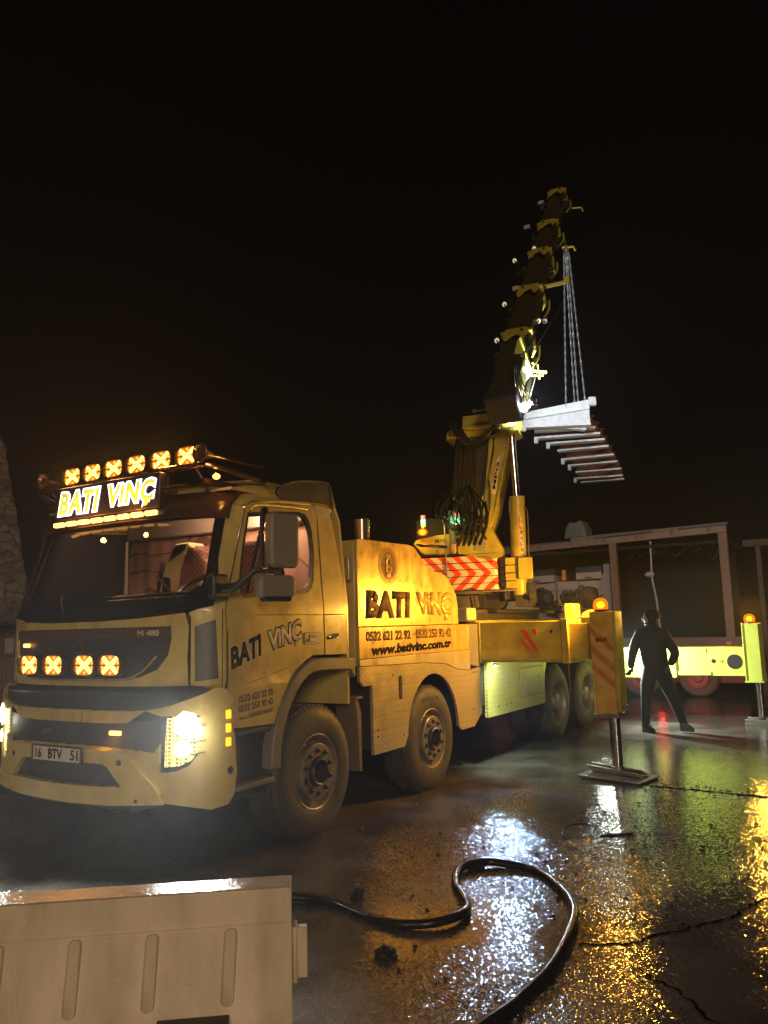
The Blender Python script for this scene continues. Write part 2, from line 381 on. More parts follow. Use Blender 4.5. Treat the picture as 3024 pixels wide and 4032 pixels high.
# ---------------------------------------------------------------- barrier
bu=Vector((.784,.621,0)); bn=Vector((.621,-.784,0)); BO=Vector((3.43,-3.11,0))
BM=Matrix(((bu.x,bn.x,0,BO.x),(bu.y,bn.y,0,BO.y),(0,0,1,0),(0,0,0,1)))   # local: s along, n towards the road, z up
M_BAR=mat('moulded_barrier_plastic',(.93,.80,.56),.48,nz=(2.2,.8,(.52,.41,.26),(3,3,1)),bump=(90,.16),rv=.1)
M_BART=mat('wet_barrier_top',(.55,.44,.34),.16,nz=(14,.4,(.35,.28,.2)),bump=(70,.35),rv=.08)
br=thing('traffic_barrier','beige moulded plastic barrier with upright ribs at the bottom left corner','barrier',BO)
def barsec(s,n0=0):
    # profile in (n,z): top, upright upper band, slanted face, foot
    return [(.0,.80),(.006,.695),(.012,.690),(.03,.44),(.09,.32),(.13,.05),(.13,0),(-.27,0),(-.27,.05),(-.22,.32),(-.15,.66),(-.13,.80)]
L0=-1.32
b=MB(); A=[];
secs=[L0,0]
rings=[[b.b.verts.new(BM@Vector((s,n,z))) for n,z in barsec(s)] for s in secs]
k=len(rings[0])
for i in range(k): b._f([rings[0][i],rings[1][i],rings[1][(i+1)%k],rings[0][(i+1)%k]])
b._f(rings[0][::-1]); b._f(rings[1])
body=b.out('body',M_BAR,br,.006,35,3)
b=MB(); b.prism(rrect(L0+.01,-.008,-.124,-.006,.01),.8005,.803,BM); b.out('top_face',M_BART,br,0,30)
for sc in(-1.18,-.94,-.70,-.4555,-.2015):
    b=MB(); P=[]
    for s,z in rrect(sc-.024,sc+.024,.455,.686,.016):
        n=.0125+(.69-z)/.25*.018; s2=s-(.686-z)*.06
        P.append((s2,n,z))
    fr=[b.b.verts.new(BM@Vector((s+(.006 if False else 0),n+.010,z))) for s,n,z in [(sc+(s-sc)*.72-(0),n,z) for s,n,z in P]]
    bk=[b.b.verts.new(BM@Vector((s,n-.004,z))) for s,n,z in P]
    b._f(fr)
    for i in range(len(P)): b._f([fr[i],fr[(i+1)%len(P)],bk[(i+1)%len(P)],bk[i]])
    b.out('rib',M_BAR,br,.002,50)
b=MB(); b.box(-.436,-.205,.02,.165,-.002,.43,BM); b.out('forklift_slot',M_BLK,br,.004)
b=MB(); b.box(-1.05,-.75,.02,.165,-.002,.425,BM); b.out('forklift_slot',M_BLK,br,.004)
b=MB(); b.box(0,.052,-.085,-.045,.49,.652,BM); b.box(0,.018,-.10,-.03,.48,.66,BM); b.out('connector_tab',M_BAR,br,.004)
# ---------------------------------------------------------------- hose
hp=[(1.2,-1.9),(1.6,-1.5),(2.02,-1.28),(2.27,-1.24),(2.62,-1.34),(2.89,-1.33),(3.03,-1.20),(3.04,-1.00),(2.93,-.80),(2.77,-.59),(2.67,-.32),(2.76,-.14),(2.89,-.08),(3.12,-.10),(3.39,-.37),(3.59,-.72),(3.68,-1.08),(3.73,-1.51),(3.71,-1.84),(3.69,-2.05),(3.6,-2.6),(3.45,-2.9)]
M_HOSE=mat('wet_rubber_hose',(.020,.019,.018),.22,rv=.08,bump=(50,.2))
b=MB(); b.tube([(x,y,.030+.012*math.sin(i*1.3)) for i,(x,y) in enumerate(hp)],.026,12,sub=6)
tag(b.out('hose',M_HOSE,None),'thick black rubber hose looping over the wet ground','hose')
# ---------------------------------------------------------------- stone wall and low front on the far left
def stone_mat():
    m=mat('rubble_stone',(.3,.27,.24),.8); t=m.node_tree; N=t.nodes; L=t.links; b=N['Principled BSDF']
    tc=N.new('ShaderNodeTexCoord'); mp=N.new('ShaderNodeMapping'); mp.inputs['Scale'].default_value=(1,1,1.5); L.new(tc.outputs['Object'],mp.inputs[0])
    nn=N.new('ShaderNodeTexNoise'); nn.inputs['Scale'].default_value=3; nn.inputs['Detail'].default_value=6; L.new(mp.outputs[0],nn.inputs['Vector'])
    ad=N.new('ShaderNodeVectorMath'); ad.operation='MULTIPLY_ADD'; ad.inputs[1].default_value=(.55,.55,.55); L.new(nn.outputs[1],ad.inputs[0]); L.new(mp.outputs[0],ad.inputs[2])
    v=N.new('ShaderNodeTexVoronoi'); v.feature='DISTANCE_TO_EDGE'; v.inputs['Scale'].default_value=3.4; L.new(ad.outputs[0],v.inputs['Vector'])
    v2=N.new('ShaderNodeTexVoronoi'); v2.inputs['Scale'].default_value=3.4; L.new(ad.outputs[0],v2.inputs['Vector'])
    r=N.new('ShaderNodeMapRange'); r.inputs[1].default_value=0; r.inputs[2].default_value=.05; L.new(v.outputs[0],r.inputs[0])
    mx=N.new('ShaderNodeMix'); mx.data_type='RGBA'; mx.inputs[6].default_value=(.085,.07,.055,1); L.new(r.outputs[0],mx.inputs[0])
    hs=N.new('ShaderNodeValToRGB'); hs.color_ramp.elements[0].color=(.12,.10,.08,1); hs.color_ramp.elements[1].color=(.26,.24,.20,1); L.new(v2.outputs[1],hs.inputs[0]); L.new(hs.outputs[0],mx.inputs[7]); L.new(mx.outputs[2],b.inputs['Base Color'])
    bp=N.new('ShaderNodeBump'); bp.inputs['Distance'].default_value=.08; bp.inputs['Strength'].default_value=1; L.new(r.outputs[0],bp.inputs['Height']); L.new(bp.outputs[0],b.inputs['Normal'])
    return m
M_STONE=stone_mat()
M_BRK=mat('dark_brick',(.11,.045,.03),.75,nz=(8,.6,(.05,.03,.025)),bump=(12,.5))
wl=thing('stone_wall','rough rubble stone wall with a slanting edge at the far left','wall',(-14,6.2,0))
e=[(-18.5,1.9),(-11.5,1.9),(-11.1,2.3),(-11.33,2.6),(-11.45,3.0),(-11.6,3.4),(-11.68,3.9),(-11.87,4.36),(-12.0,4.9),(-12.15,5.3),(-12.32,5.77),(-12.42,6.25),(-12.6,6.45),(-18.5,6.9)]
rnd=random.Random(5); e2=[]
for a,c in zip(e,e[1:]):
    for k in range(4): e2.append((a[0]+(c[0]-a[0])*k/4+(rnd.uniform(-.04,.04)),a[1]+(c[1]-a[1])*k/4+rnd.uniform(-.03,.03)))
e2.append(e[-1])
b=MB(); b.prism(e2,-6.0,-5.3,FRONT); b.out('stonework',M_STONE,wl,.02)
b=MB(); b.prism([(-18.5,0),(-11.2,0),(-11.2,1.9),(-18.5,1.9)],-6.9,-6.05,FRONT); b.out('lower_wall',M_BRK,wl)
b=MB(); b.cyl((-12.62,5.88,0),(-12.62,5.88,6.6),.07); b.out('downpipe',M_GRY,wl)
b=MB(); b.box(-12.15,-11.85,5.99,6.03,1.25,1.6); b.out('window',mat('dull_glass',(.35,.30,.28),.3),wl)
b=MB()
for i in range(16): b.box(-13.0+i*.11,-12.95+i*.11,5.90,5.93,.35,1.15)
b.box(-13.05,-11.25,5.91,5.95,.55,.6); b.box(-13.05,-11.25,5.91,5.95,1.0,1.05)
tag(b.out('slat_fence',mat('grey_fence_wood',(.16,.13,.11),.8,nz=(10,.5,(.08,.06,.05))),None),'low grey slatted fence in front of the stone wall','fence')
b=MB(); b.box(-19,-10.9,5.0,5.4,0,.14); tag(b.out('kerb',M_STONE,None,.02),kind='structure')
# ================================================================ crane truck
TR=thing('crane_truck','large yellow four-axle truck crane with lit roof lamps and raised boom','crane truck',(0,0,0))
TT=[0,.50,.86,1.09,1.27,1.46,2.81]
PA=[(0,-1.43),(.50,-1.41),(.90,-1.32),(1.13,-1.20),(1.225,-1.06),(1.245,-.85),(1.245,.50)]
PB=[(0,-1.39),(.50,-1.37),(.86,-1.27),(1.06,-1.16),(1.19,-1.03),(1.235,-.85),(1.235,.50)]
PC=[(0,-1.04),(.50,-1.025),(.85,-.96),(1.02,-.89),(1.12,-.80),(1.165,-.66),(1.17,.43)]
PD=[(0,-.84),(.48,-.82),(.82,-.74),(.97,-.66),(1.05,-.56),(1.09,-.42),(1.10,.38)]
PE=[(0,-.55),(.40,-.53),(.66,-.47),(.80,-.42),(.88,-.36),(.93,-.28),(.95,.36)]
KZ=[(.30,[(x*.985,y+.05*(y<-.8)) for x,y in PA]),(.60,PA),(1.26,PA),(1.27,PB),(1.82,PB),(2.62,PC),(2.80,PD),(2.90,PE)]
def plan(P,t):
    a=abs(t); a=min(a,2.81); i=min(max(int(np.searchsorted(TT,a))-1,0),5); u=(a-TT[i])/(TT[i+1]-TT[i])
    p1,p2=Vector(P[i]),Vector(P[i+1])
    p0=Vector(P[i-1]) if i>0 else Vector((-P[1][0],P[1][1])); p3=Vector(P[i+2]) if i<5 else p2+(p2-p1)
    if i==5: q=p1.lerp(p2,u)
    else:
        # tangents with non uniform spacing
        m1=(p2-p0)/((TT[i+1]-(TT[i-1] if i>0 else -TT[1]))); m2=(p3-p1)/((TT[i+2]-TT[i])) if i<4 else (p2-p1)/(TT[i+1]-TT[i])
        if i==4: m2=Vector((0,1))*1.0
        h=TT[i+1]-TT[i]; q=(2*u**3-3*u*u+1)*p1+(u**3-2*u*u+u)*h*m1+(-2*u**3+3*u*u)*p2+(u**3-u*u)*h*m2
    return Vector((q.x if t>=0 else -q.x,q.y))
def S0(t,z):
    z=min(max(z,.3),2.90)
    for (za,A),(zb,B) in zip(KZ,KZ[1:]):
        if z<=zb: u=(z-za)/(zb-za); q=plan(A,t).lerp(plan(B,t),u); return Vector((q.x,q.y,z))
def Sh(t,z,off=0):
    p=S0(t,z)
    if off:
        e=.01; a=S0(t+e,z)-S0(t-e,z); c=S0(t,min(z+e,2.9))-S0(t,max(z-e,.3)); n=a.cross(c).normalized()
        p=p+n*off
    return p
def solve(p,side):
    """the point where the sight line to a measured point meets the cab skin, as (t,z)"""
    p=Vector(p); d=(p-CP); x=np.array([p.y+2.31 if side else p.x, p.z, 1.0])
    def F(x): q=S0(float(x[0]),float(x[1])); r=CP+d*float(x[2]); return np.array(q-r)
    for _ in range(25):
        f=F(x)
        if abs(f).max()<1e-5: break
        J=np.array([(F(x+np.eye(3)[i]*1e-4)-f)/1e-4 for i in range(3)]).T
        try: dx=np.linalg.solve(J,-f)
        except Exception: break
        x=x+np.clip(dx,-.2,.2)
    return (float(x[0]),float(x[1]))
def sd_(*pts): return [solve((1.25,y,z),True) for y,z in pts]
def fr_(*pts): return [solve((x,-1.4,z),False) for x,z in pts]
def mir(pts): return [(-t,z) for t,z in pts][::-1]
def shell(name,outline,mt,parent,off=0,th=.02,holes=(),bev=0,step=.07,wave=None):
    loops=[list(outline)]+[list(h) for h in holes]; flat=[p for l in loops for p in l]
    bm=bmesh.new(); V=[bm.verts.new((p[0],0,p[1])) for p in flat]
    for t in cdt(loops):
        try: bm.faces.new([V[i] for i in t])
        except ValueError: pass
    ts=[p[0] for p in flat]; zs=[p[1] for p in flat]
    k=math.floor(min(ts)/step)*step
    cuts=[('x',k+i*step) for i in range(int((max(ts)-k)/step)+2)]+[('z',z) for z in (.6,1.265,1.82,2.62,2.80)]+[('z',min(zs)+i*.15) for i in range(int((max(zs)-min(zs))/.15)+1)]
    for ax,c in cuts:
        co=Vector((c,0,0)) if ax=='x' else Vector((0,0,c)); no=Vector((1,0,0)) if ax=='x' else Vector((0,0,1))
        bmesh.ops.bisect_plane(bm,geom=bm.verts[:]+bm.edges[:]+bm.faces[:],dist=1e-5,plane_co=co,plane_no=no)
    bmesh.ops.remove_doubles(bm,verts=bm.verts,dist=1e-5)
    bnd=[e for e in bm.edges if e.is_boundary]; inner={}
    for v in bm.verts[:]:
        t,z=v.co.x,v.co.z; inner[v]=bm.verts.new(Sh(t,z,off-th)); v.co=Sh(t,z,off)
    for f in bm.faces[:]: bm.faces.new([inner[v] for v in reversed(f.verts)])
    for e in bnd: a,b_=e.verts; bm.faces.new([a,b_,inner[b_],inner[a]])
    return link(name,bm,mt,parent,bev,32)
# ---- side openings measured on the driver's side
door_o=sd_((-1.05,1.30),(-1.05,1.60),(-1.05,1.92),(-1.00,2.10),(-.93,2.35),(-.86,2.58),(-.80,2.63),(-.40,2.69),(.00,2.70),(.055,2.55),(.08,2.30),(.11,2.0),(.13,1.78),(.14,1.44),(-.03,1.44),(-.14,1.40),(-.25,1.33),(-.34,1.24),(-.42,1.14),(-.49,1.02),(-.53,.95),(-.99,.97),(-1.02,1.1))
win_o=sd_((-.835,2.545),(-.87,2.40),(-.91,2.20),(-.935,2.02),(-.915,1.94),(-.87,1.90),(-.60,1.915),(-.10,1.95),(-.04,1.99),(-.01,2.06),(.005,2.30),(-.02,2.47),(-.06,2.56),(-.12,2.61),(-.20,2.62),(-.50,2.59))
win_i=[(t+(0 if 0 else (.025 if t<1.85 else -.03)),z+(.03 if z<2.2 else -.03)) for t,z in win_o]
door=shell('door',door_o,M_Y,TR,.0,.03,[win_o])
shell('window_seal',win_o,M_BLK,door,-.004,.03,[win_i])
shell('window_glass',win_i,M_LENS,door,-.02,.004)
# vertical black division bar of the window
b=MB(); b.tube([Sh(1.46+ .02,1.95,-.01),Sh(1.64,2.58,-.01)],.018,6); b.out('window_bar',M_BLK,door)
# rear side panel, rocker, roof skin
zt_=lambda Y,Z: sd_((Y,Z))[0]
rear_o=sd_((.148,1.44),(.138,1.78),(.118,2.0),(.09,2.30),(.065,2.55),(.01,2.70))+[(2.74,2.70),(2.77,2.45),(2.81,2.1),(2.81,1.43)]
shell('rear_side_panel',rear_o,M_Y,TR,0,.03)
# A pillar skin between windscreen and door
pil=[(1.20,1.82)]+[(1.275,1.27)]+[ (t-.012,z) for t,z in door_o[:6]]+[(1.22,2.62),(1.17,2.62),(1.16,2.2)]
shell('front_pillar',pil,M_Y,TR,-.002,.03)
b_=[(t+.02,z) for t,z in (pil[-3],pil[-2])]
shell('roof_skin',[(-2.79,2.71),(-1.3,2.63),(1.3,2.63),(1.9,2.705),(2.79,2.71),(2.79,2.90),(-2.79,2.90)],M_Y,TR,-.001,.03)
b=MB(); P=[Sh(t,2.9,-.001) for t in [i*.2-2.8 for i in range(29)]]; b.prism([(p.x,p.y) for p in P],2.88,2.902); b.out('roof_top',M_Y,TR)
# gutters over the door
g1=[Sh(t,z,.012) for t,z in [(1.44,2.60),(1.5,2.655),(1.8,2.695),(2.2,2.715),(2.36,2.72)]]
b=MB(); b.tube(g1,.016,8,sub=3); b.out('rain_gutter',M_Y,TR)
b=MB(); b.tube([Sh(t,z,.016) for t,z in [(1.40,2.575),(1.46,2.625),(1.8,2.652),(2.3,2.668)]],.012,8,sub=3); b.out('rain_gutter',M_Y,TR)
# far side and rear, closed skins
shell('passenger_side_panel',mir([(1.275,.97),(1.275,1.9),(1.35,2.62),(2.79,2.70),(2.81,2.1),(2.81,1.0)]),M_Y,TR,0,.03)
shell('passenger_door_lining',mir([(1.25,1.2),(1.25,1.9),(1.33,2.60),(2.75,2.68),(2.78,2.1),(2.78,1.2)]),M_BLK,TR,-.035,.01)
b=MB(); b.prism([(-1.235,1.0),(1.235,1.0),(1.235,1.82),(1.165,2.62),(1.095,2.8),(.95,2.895),(-.95,2.895),(-1.095,2.8),(-1.165,2.62),(-1.235,1.82)],-.52,-.49,FRONT); b.out('cab_rear_wall',M_Y,TR)
# ---- upper front: hood panel with recessed grille
hood=fr_((.0,1.755),(.32,1.755),(.70,1.765),(.95,1.78))+[(1.00,1.80),(1.03,1.70),(1.02,1.45),(1.03,1.283)]
hood=hood+[(0,1.283)]
hoodF=hood[:-1]+[(0,1.283)]+mir(hood[:-1])[0:]
hoodF=[p for p in hood[:-1]]+mir([p for p in hood[:-1]])
gr=[(.0,1.70),(.90,1.705),(.905,1.62),(.88,1.50),(.80,1.40),(.66,1.345),(.0,1.335)]
grF=gr[1:-1]+mir(gr[1:-1])
hd=shell('hood_panel',hoodF,M_Y,TR,.004,.03,[grF])
shell('upper_grille',[(t*1.02,1.52+(z-1.52)*1.05) for t,z in grF],M_GRY,TR,-.018,.02)
M_STRIP=mat('grille_name_strip',(.13,.09,.065),.35,.3)
nm=shell('name_strip',[(.90,1.698),(.895,1.628),(-.895,1.628),(-.90,1.698)][::-1],M_STRIP,TR,-.002,.014)
text('VOLVO','name_lettering',[(-.84,1.645),(-.58,1.645),(-.58,1.682),(-.84,1.682)],FRONT@Matrix.Translation((0,0,1.275)),.004,M_GRY,nm,.02)
text('FM 480','name_lettering',[(.60,1.640),(.86,1.640),(.86,1.682),(.60,1.682)],FRONT@Matrix.Translation((0,0,1.335)),.006,M_TXS,nm,.02)
b=MB(); b.lathe([(.062,0),(.062,.012),(.040,.012),(.040,0)],axis_mat((.05,-1.375,1.565),(0,-1,0)),24); b.out('round_badge',M_STRIP,TR)
tb=fr_((-.56,1.50),(-.58,1.45),(-.50,1.38),(-.35,1.345),(.17,1.34),(.60,1.345),(.78,1.39),(.87,1.45),(.94,1.51))
b=MB(); b.tube([Sh(t,z,.05) for t,z in tb],.013,8,sub=4); b.out('lamp_bar',mat('orange_tinted_steel',(.45,.30,.18),.25,.9),TR)
# dark corner deflector and its yellow surround
cpo=[(1.045,1.283),(1.045,1.70),(1.03,1.80),(1.10,1.825),(1.265,1.86),(1.285,1.27)]
cpi=[(1.075,1.31),(1.07,1.70),(1.215,1.745),(1.235,1.325)]
for s in(1,-1):
    q=(lambda P:P) if s>0 else mir
    shell('corner_panel',q(cpo),M_Y,TR,.002,.03,[q(cpi)])
    shell('air_deflector',q([(t+(.0),z) for t,z in cpi]),mat('deflector_dark',(.06,.06,.062),.28,.1) if s>0 else M_GRY,TR,.0,.02)
# ---- bumper
bo=[(0,1.115),(.45,1.113),(.73,1.118),(.90,1.15),(1.10,1.225),(1.20,1.262),(1.29,1.25),(1.335,1.20),(1.34,.98),(1.355,.90),(1.37,.66),(1.34,.52),(1.29,.46),(1.16,.44),(1.0,.47),(.80,.50),(.40,.485),(0,.48)]
bF=bo[1:-1]+mir(bo[1:-1])
g2=[(.35,1.025),(.60,1.03),(.86,1.045),(.84,.93),(.80,.83),(.66,.845),(.40,.86),(.20,.86)]
g2F=g2+mir(g2)
hl=fr_((.965,1.09),(1.10,1.10),(1.33,1.11),(1.33,.96),(1.31,.86),(1.23,.78),(1.10,.73),(.945,.71),(.95,.90))
hlm=mir(hl)
lowi=fr_((.40,.745),(.50,.735),(.53,.70),(.60,.60),(.30,.595),(0,.59))
lowi=[p for p in lowi]; lowF=lowi[:-1]+mir(lowi[:-1])
bp=shell('front_bumper',bF,M_Y,TR,.006,.03,[g2F,hl,hlm])
shell('bumper_grille',[(t*1.03,.94+(z-.94)*1.1) for t,z in g2F],M_GRY,TR,-.03,.02)
shell('air_intake',[(.42,1.262),(1.16,1.262),(1.05,1.20),(.90,1.13),(.73,1.10),(-.73,1.10),(-.90,1.13),(-1.05,1.20),(-1.16,1.262)][::-1],M_GRY,TR,-.03,.02)
shell('cab_front_frame',[(1.25,.5),(1.25,1.8),(-1.25,1.8),(-1.25,.5)][::-1],M_BLK,TR,-.075,.02)
cb=[(.10,.845),(.36,.85),(.56,.84),(.66,.80),(.74,.70),(.84,.60),(.88,.50),(.5,.475),(.1,.465)]
cbF=cb+mir(cb)
low2=[(.44,.75),(.49,.73),(.60,.605),(.2,.595)]; low2F=low2+mir(low2)
cb_=shell('bumper_centre',cbF,M_Y,TR,.055,.05,[low2F],bev=.006)
shell('lower_intake',[(t*1.06,z) for t,z in low2F],M_GRY,TR,.012,.02)
for t in(.585,-.585): 
    p=Sh(t,.765,.056); b=MB(); b.lathe([(.02,0),(.02,.003),(0,.003)],axis_mat(p,(t*.3,-1,0)),18); b.out('tow_hole',M_BLK,cb_)
p=Sh(.70,.52,.056); b=MB(); b.lathe([(.014,0),(.014,.003),(0,.003)],axis_mat(p,(.2,-1,0)),16); b.out('tow_hole',M_BLK,cb_)
p=Sh(1.315,.69,.007); b=MB(); b.lathe([(.026,0),(.026,.004),(0,.004)],axis_mat(p,(1,-.1,0)),18); b.out('bumper_hole',M_BLK,bp)
# amber strips on the bumper corner
for z in(1.075,.98,.885):
    b=MB(); q=[Sh(1.285,z-.028,.012),Sh(1.318,z-.028,.012),Sh(1.318,z+.03,.012),Sh(1.285,z+.03,.012)]; w_=[p-Vector((.02,0,0)) for p in q]; b.hexa(w_,q); b.out('corner_marker_lamp',M_IND,TR)
# chin shadow skirt
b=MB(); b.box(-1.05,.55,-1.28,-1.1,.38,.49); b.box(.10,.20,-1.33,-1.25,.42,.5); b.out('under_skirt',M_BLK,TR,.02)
# number plate
b=MB(); b.box(-.295,.285,0,.012,.742,.862,Matrix.Translation((0,-1.515,0))); pl=b.out('number_plate',mat('plate_frame',(.05,.04,.045),.4),TR,.004)
b=MB(); b.box(-.26,.265,0,.004,.752,.848,Matrix.Translation((0,-1.520,0))); b.out('plate_face',mat('plate_white',(.62,.55,.47),.4,nz=(16,.4,(.4,.33,.27))),pl)
for s,x0,x1 in(('16',-.235,-.165),('BTV',-.085,.075),('51',.165,.25)):
    text(s,'plate_number',[(x0,.765),(x1,.765),(x1,.838),(x0,.838)],FRONT@Matrix.Translation((0,0,1.520)),.002,M_TXD,pl,.03)
# headlights
def honey(s):
    m=mat('headlight_honeycomb',(.75,.72,.5),.22,.8); t=m.node_tree; N=t.nodes; L=t.links; b=N['Principled BSDF']
    tc=N.new('ShaderNodeTexCoord'); v=N.new('ShaderNodeTexVoronoi'); v.feature='DISTANCE_TO_EDGE'; v.inputs['Scale'].default_value=38; v.inputs['Randomness'].default_value=.15; L.new(tc.outputs['Object'],v.inputs[0])
    r=N.new('ShaderNodeValToRGB'); r.color_ramp.elements[0].position=.03; r.color_ramp.elements[1].position=.22; r.color_ramp.elements[0].color=(.95,.72,.22,1); r.color_ramp.elements[1].color=(.10,.07,.02,1)
    L.new(v.outputs[0],r.inputs[0]); L.new(r.outputs[0],b.inputs['Emission Color']); b.inputs['Emission Strength'].default_value=2.8 if s>0 else 3.4
    return m
for s,P in((1,hl),(-1,hlm)):
    cx=sum(p[0] for p in P)/len(P); cz=sum(p[1] for p in P)/len(P)
    h=shell('headlight',[(cx+(t-cx)*.97,cz+(z-cz)*.97) for t,z in P],M_BLK,TR,-.03,.03)
    shell('reflector',[(cx+(t-cx)*.88+.015*s,cz+(z-cz)*.86+.01) for t,z in P],honey(s),h,-.015,.01)
    for (t,z,r_,e) in((s*fr_((1.205,1.02))[0][0],1.022,.060,26),(s*fr_((1.165,.85))[0][0],.855,.036,16)):
        p=Sh(t,z,.006); n=(Sh(t,z,.1)-p); b=MB(); b.lathe([(0,.0),(r_*.6,.0),(r_,.008),(r_*1.08,.014),(r_*1.12,.002)],axis_mat(p,n),24)
        b2=MB(); b2.lathe([(r_*.9,-.004),(r_*1.3,.002),(r_*1.55,.010),(r_*1.6,.0)],axis_mat(p,n),7); b2.out('bulb_bowl',mat('bowl_glow',(1,.9,.6),.2,em=(1,.86,.55),es=3.2),h)
        b.out('headlight_bulb',mat('headlight_glow',(1,1,.95),.2,em=(1,.95,.80),es=e),h)
    for i,zz in enumerate((.80,.88,.96,1.04)):
        shell('light_guide',[(s*(.895+.006*i),zz-.03),(s*(.912+.006*i),zz-.03),(s*(.912+.006*i),zz+.035),(s*(.895+.006*i),zz+.035)][::s],mat('light_guide',(.8,.7,.3),.2,em=(1,.78,.25),es=.8),h,-.010,.008)
    shell('lens',[(cx+(t-cx)*.96,cz+(z-cz)*.96) for t,z in P],M_LENS,h,.024,.003)
    for z in(1.0,.90,.82):
        shell('lens_rib',[(1.02*s,z-.003),(1.13*s,z+.014),(1.13*s,z+.020),(1.02*s,z+.004)][::s],M_BLK,h,.028,.003)
    p=Sh(1.07*s,1.02,.06); lamp('headlight_beam','SPOT',p,620 if s>0 else 420,(.95,1,.97),.05,(.02*s,-1,-.30),130,.8,TR)
    p=Sh(1.10*s,.98,.07); lamp('headlight_side_glow','POINT',p+Vector((.05*s,-.06,-.02)),2.2,(1,.95,.85),.03,parent=TR)
# small markers
def marker(px_,z,m_,sx=.048,off=.012,name='marker_lamp'):
    b=MB(); q=[Sh(px_-sx,z-.015,off),Sh(px_+sx,z-.015,off),Sh(px_+sx,z+.015,off),Sh(px_-sx,z+.015,off)]; w_=[p+Vector((0,.03,0)) for p in q]; b.hexa(w_,q); return b.out(name,m_,TR,.006)
marker(fr_((.47,.955))[0][0],.955,M_STRB,off=-.012); marker(fr_((-.31,.94))[0][0],.94,mat('unlit_marker',(.12,.09,.08),.4),off=-.02)
marker(fr_((-.55,1.60))[0][0],1.585,M_STRB,.042,.02)
# ---- windscreen
ws=[(0,1.775),(.4,1.775),(.70,1.785),(.98,1.812),(1.10,1.845),(1.19,1.90),(1.205,2.0),(1.17,2.2),(1.17,2.62),(0,2.62)]
wsF=ws[1:-1]+mir(ws[1:-1])
wi=[(.4,1.93),(.98,1.945),(1.08,1.99),(1.10,2.06),(1.085,2.25),(1.07,2.52),(.4,2.52)]
wiF=wi+mir(wi)
wf=shell('windscreen_surround',wsF,mat('windscreen_black',(.012,.010,.010),.12,spec=.7),TR,.006,.02,[wiF])
shell('windscreen_glass',wiF,M_WS,TR,.0,.004)
b=MB()
for x0,z0,x1,z1 in((-.10,1.82,-.22,1.97),(.98,1.86,.72,2.06)):
    b.tube([Sh(x0,z0,.03),Sh((x0+x1)/2,(z0+z1)/2,.045),Sh(x1,z1,.02)],.008,6,sub=3)
b.out('wiper',M_BLK,TR)
b=MB(); b.tube([Sh(.35,1.895,.02),Sh(.75,1.90,.03),Sh(1.0,1.91,.03)],.006,6,sub=3); b.tube([Sh(-.05,1.84,.02),Sh(.3,1.85,.02)],.005,6); b.out('wiper_blade',M_CHR,TR)
# ---- sun visor and roof lamps
vis=[(-1.24,2.50),(-.62,2.525),(.62,2.525),(1.20,2.50),(1.22,2.72),(-1.22,2.72)]
M_VIS=mat('dark_visor',(.055,.028,.020),.22,rv=.06)
shell('sun_visor',vis,M_VIS,TR,.035,.02,bev=.006)
Yl=-.97
b=MB()
for s in(-1,1): b.box(.50*s-.02,.50*s+.02,-1.06,-.6,2.74,2.79); b.box(.95*s-.02,.95*s+.02,-1.0,-.5,2.78,2.82)
b.tube([(-1.06,-.98,2.93),(.96,-.98,2.93)],.022,10); b.tube([(-1.06,-.98,2.93),(-1.1,-.8,2.87),(-1.1,-.4,2.85)],.022,10,sub=3); b.tube([(.96,-.98,2.93),(1.04,-.86,2.90),(1.05,-.4,2.86)],.022,10,sub=3)
for x in(-.9,-.5,0,.45,.85): b.tube([(x,-.98,2.93),(x,-.86,2.80)],.012,6)
b.out('roof_bar',mat('roof_bar_metal',(.30,.18,.11),.25,.9),TR)
def x_lamp(x,y,z,wd,ht,tilt=0,yaw=0):
    M=Matrix.Translation((x,y,z))@Matrix.Rotation(yaw,4,'Z')@FRONT
    hw,hh=wd/2,ht/2
    def sup(k,n=32,e=3.2): return [(k*hw*math.copysign(abs(math.cos(a))**(2/e),math.cos(a)),k*hh*math.copysign(abs(math.sin(a))**(2/e),math.sin(a))) for a in [2*PI*i/n for i in range(n)]]
    b=MB(); b.prism(sup(1),-.05,.012,M,[sup(.90)]); b.prism(sup(.90),-.05,-.02,M); h=b.out('spotlight',mat('lamp_housing',(.10,.05,.02),.3,.4) if 'lamp_housing' not in bpy.data.materials else bpy.data.materials['lamp_housing'],TR,.003)
    b=MB()
    w_=.017
    for s in(-1,1):
        for q in(-1,1):
            a=Vector((s*hw*.10,q*hh*.05)); c=Vector((s*hw*.62,q*hh*.68)); d=(c-a).normalized(); n_=Vector((-d.y,d.x))
            b.prism([a-n_*w_*1.0,c-n_*w_*.8,c+n_*w_*.8,a+n_*w_*1.0],-.005,.002+.001*s+.0005*q,M)
    b.prism([(-hw*.20,-hh*.14),(hw*.20,-hh*.14),(hw*.20,hh*.14),(-hw*.20,hh*.14)],-.005,.006,M)
    b.out('cross_light',M_AMBX,h)
    b=MB(); b.prism(sup(.89),-.019,-.006,M); b.mi=1
    for k in range(10):
        a=2*PI*(k+.5)/10; b.lathe([(.012,0),(.009,.004),(0,.005)],M@Matrix.Translation((math.cos(a)*hw*.72,math.sin(a)*hh*.70,-.006)),8)
    b.out('lamp_lens',[M_AMBL,mat('led_amber_chip',(1,.6,.1),.3,em=(1,.46,.05),es=1.6) if 'led_amber_chip' not in bpy.data.materials else bpy.data.materials['led_amber_chip']],h)
    b=MB(); b.prism([(-hw*.98,-.0025),(hw*.98,-.0025),(hw*.98,.0025),(-hw*.98,.0025)],.002,.011,M); b.out('centre_divider',M_BLK,h)
    return h
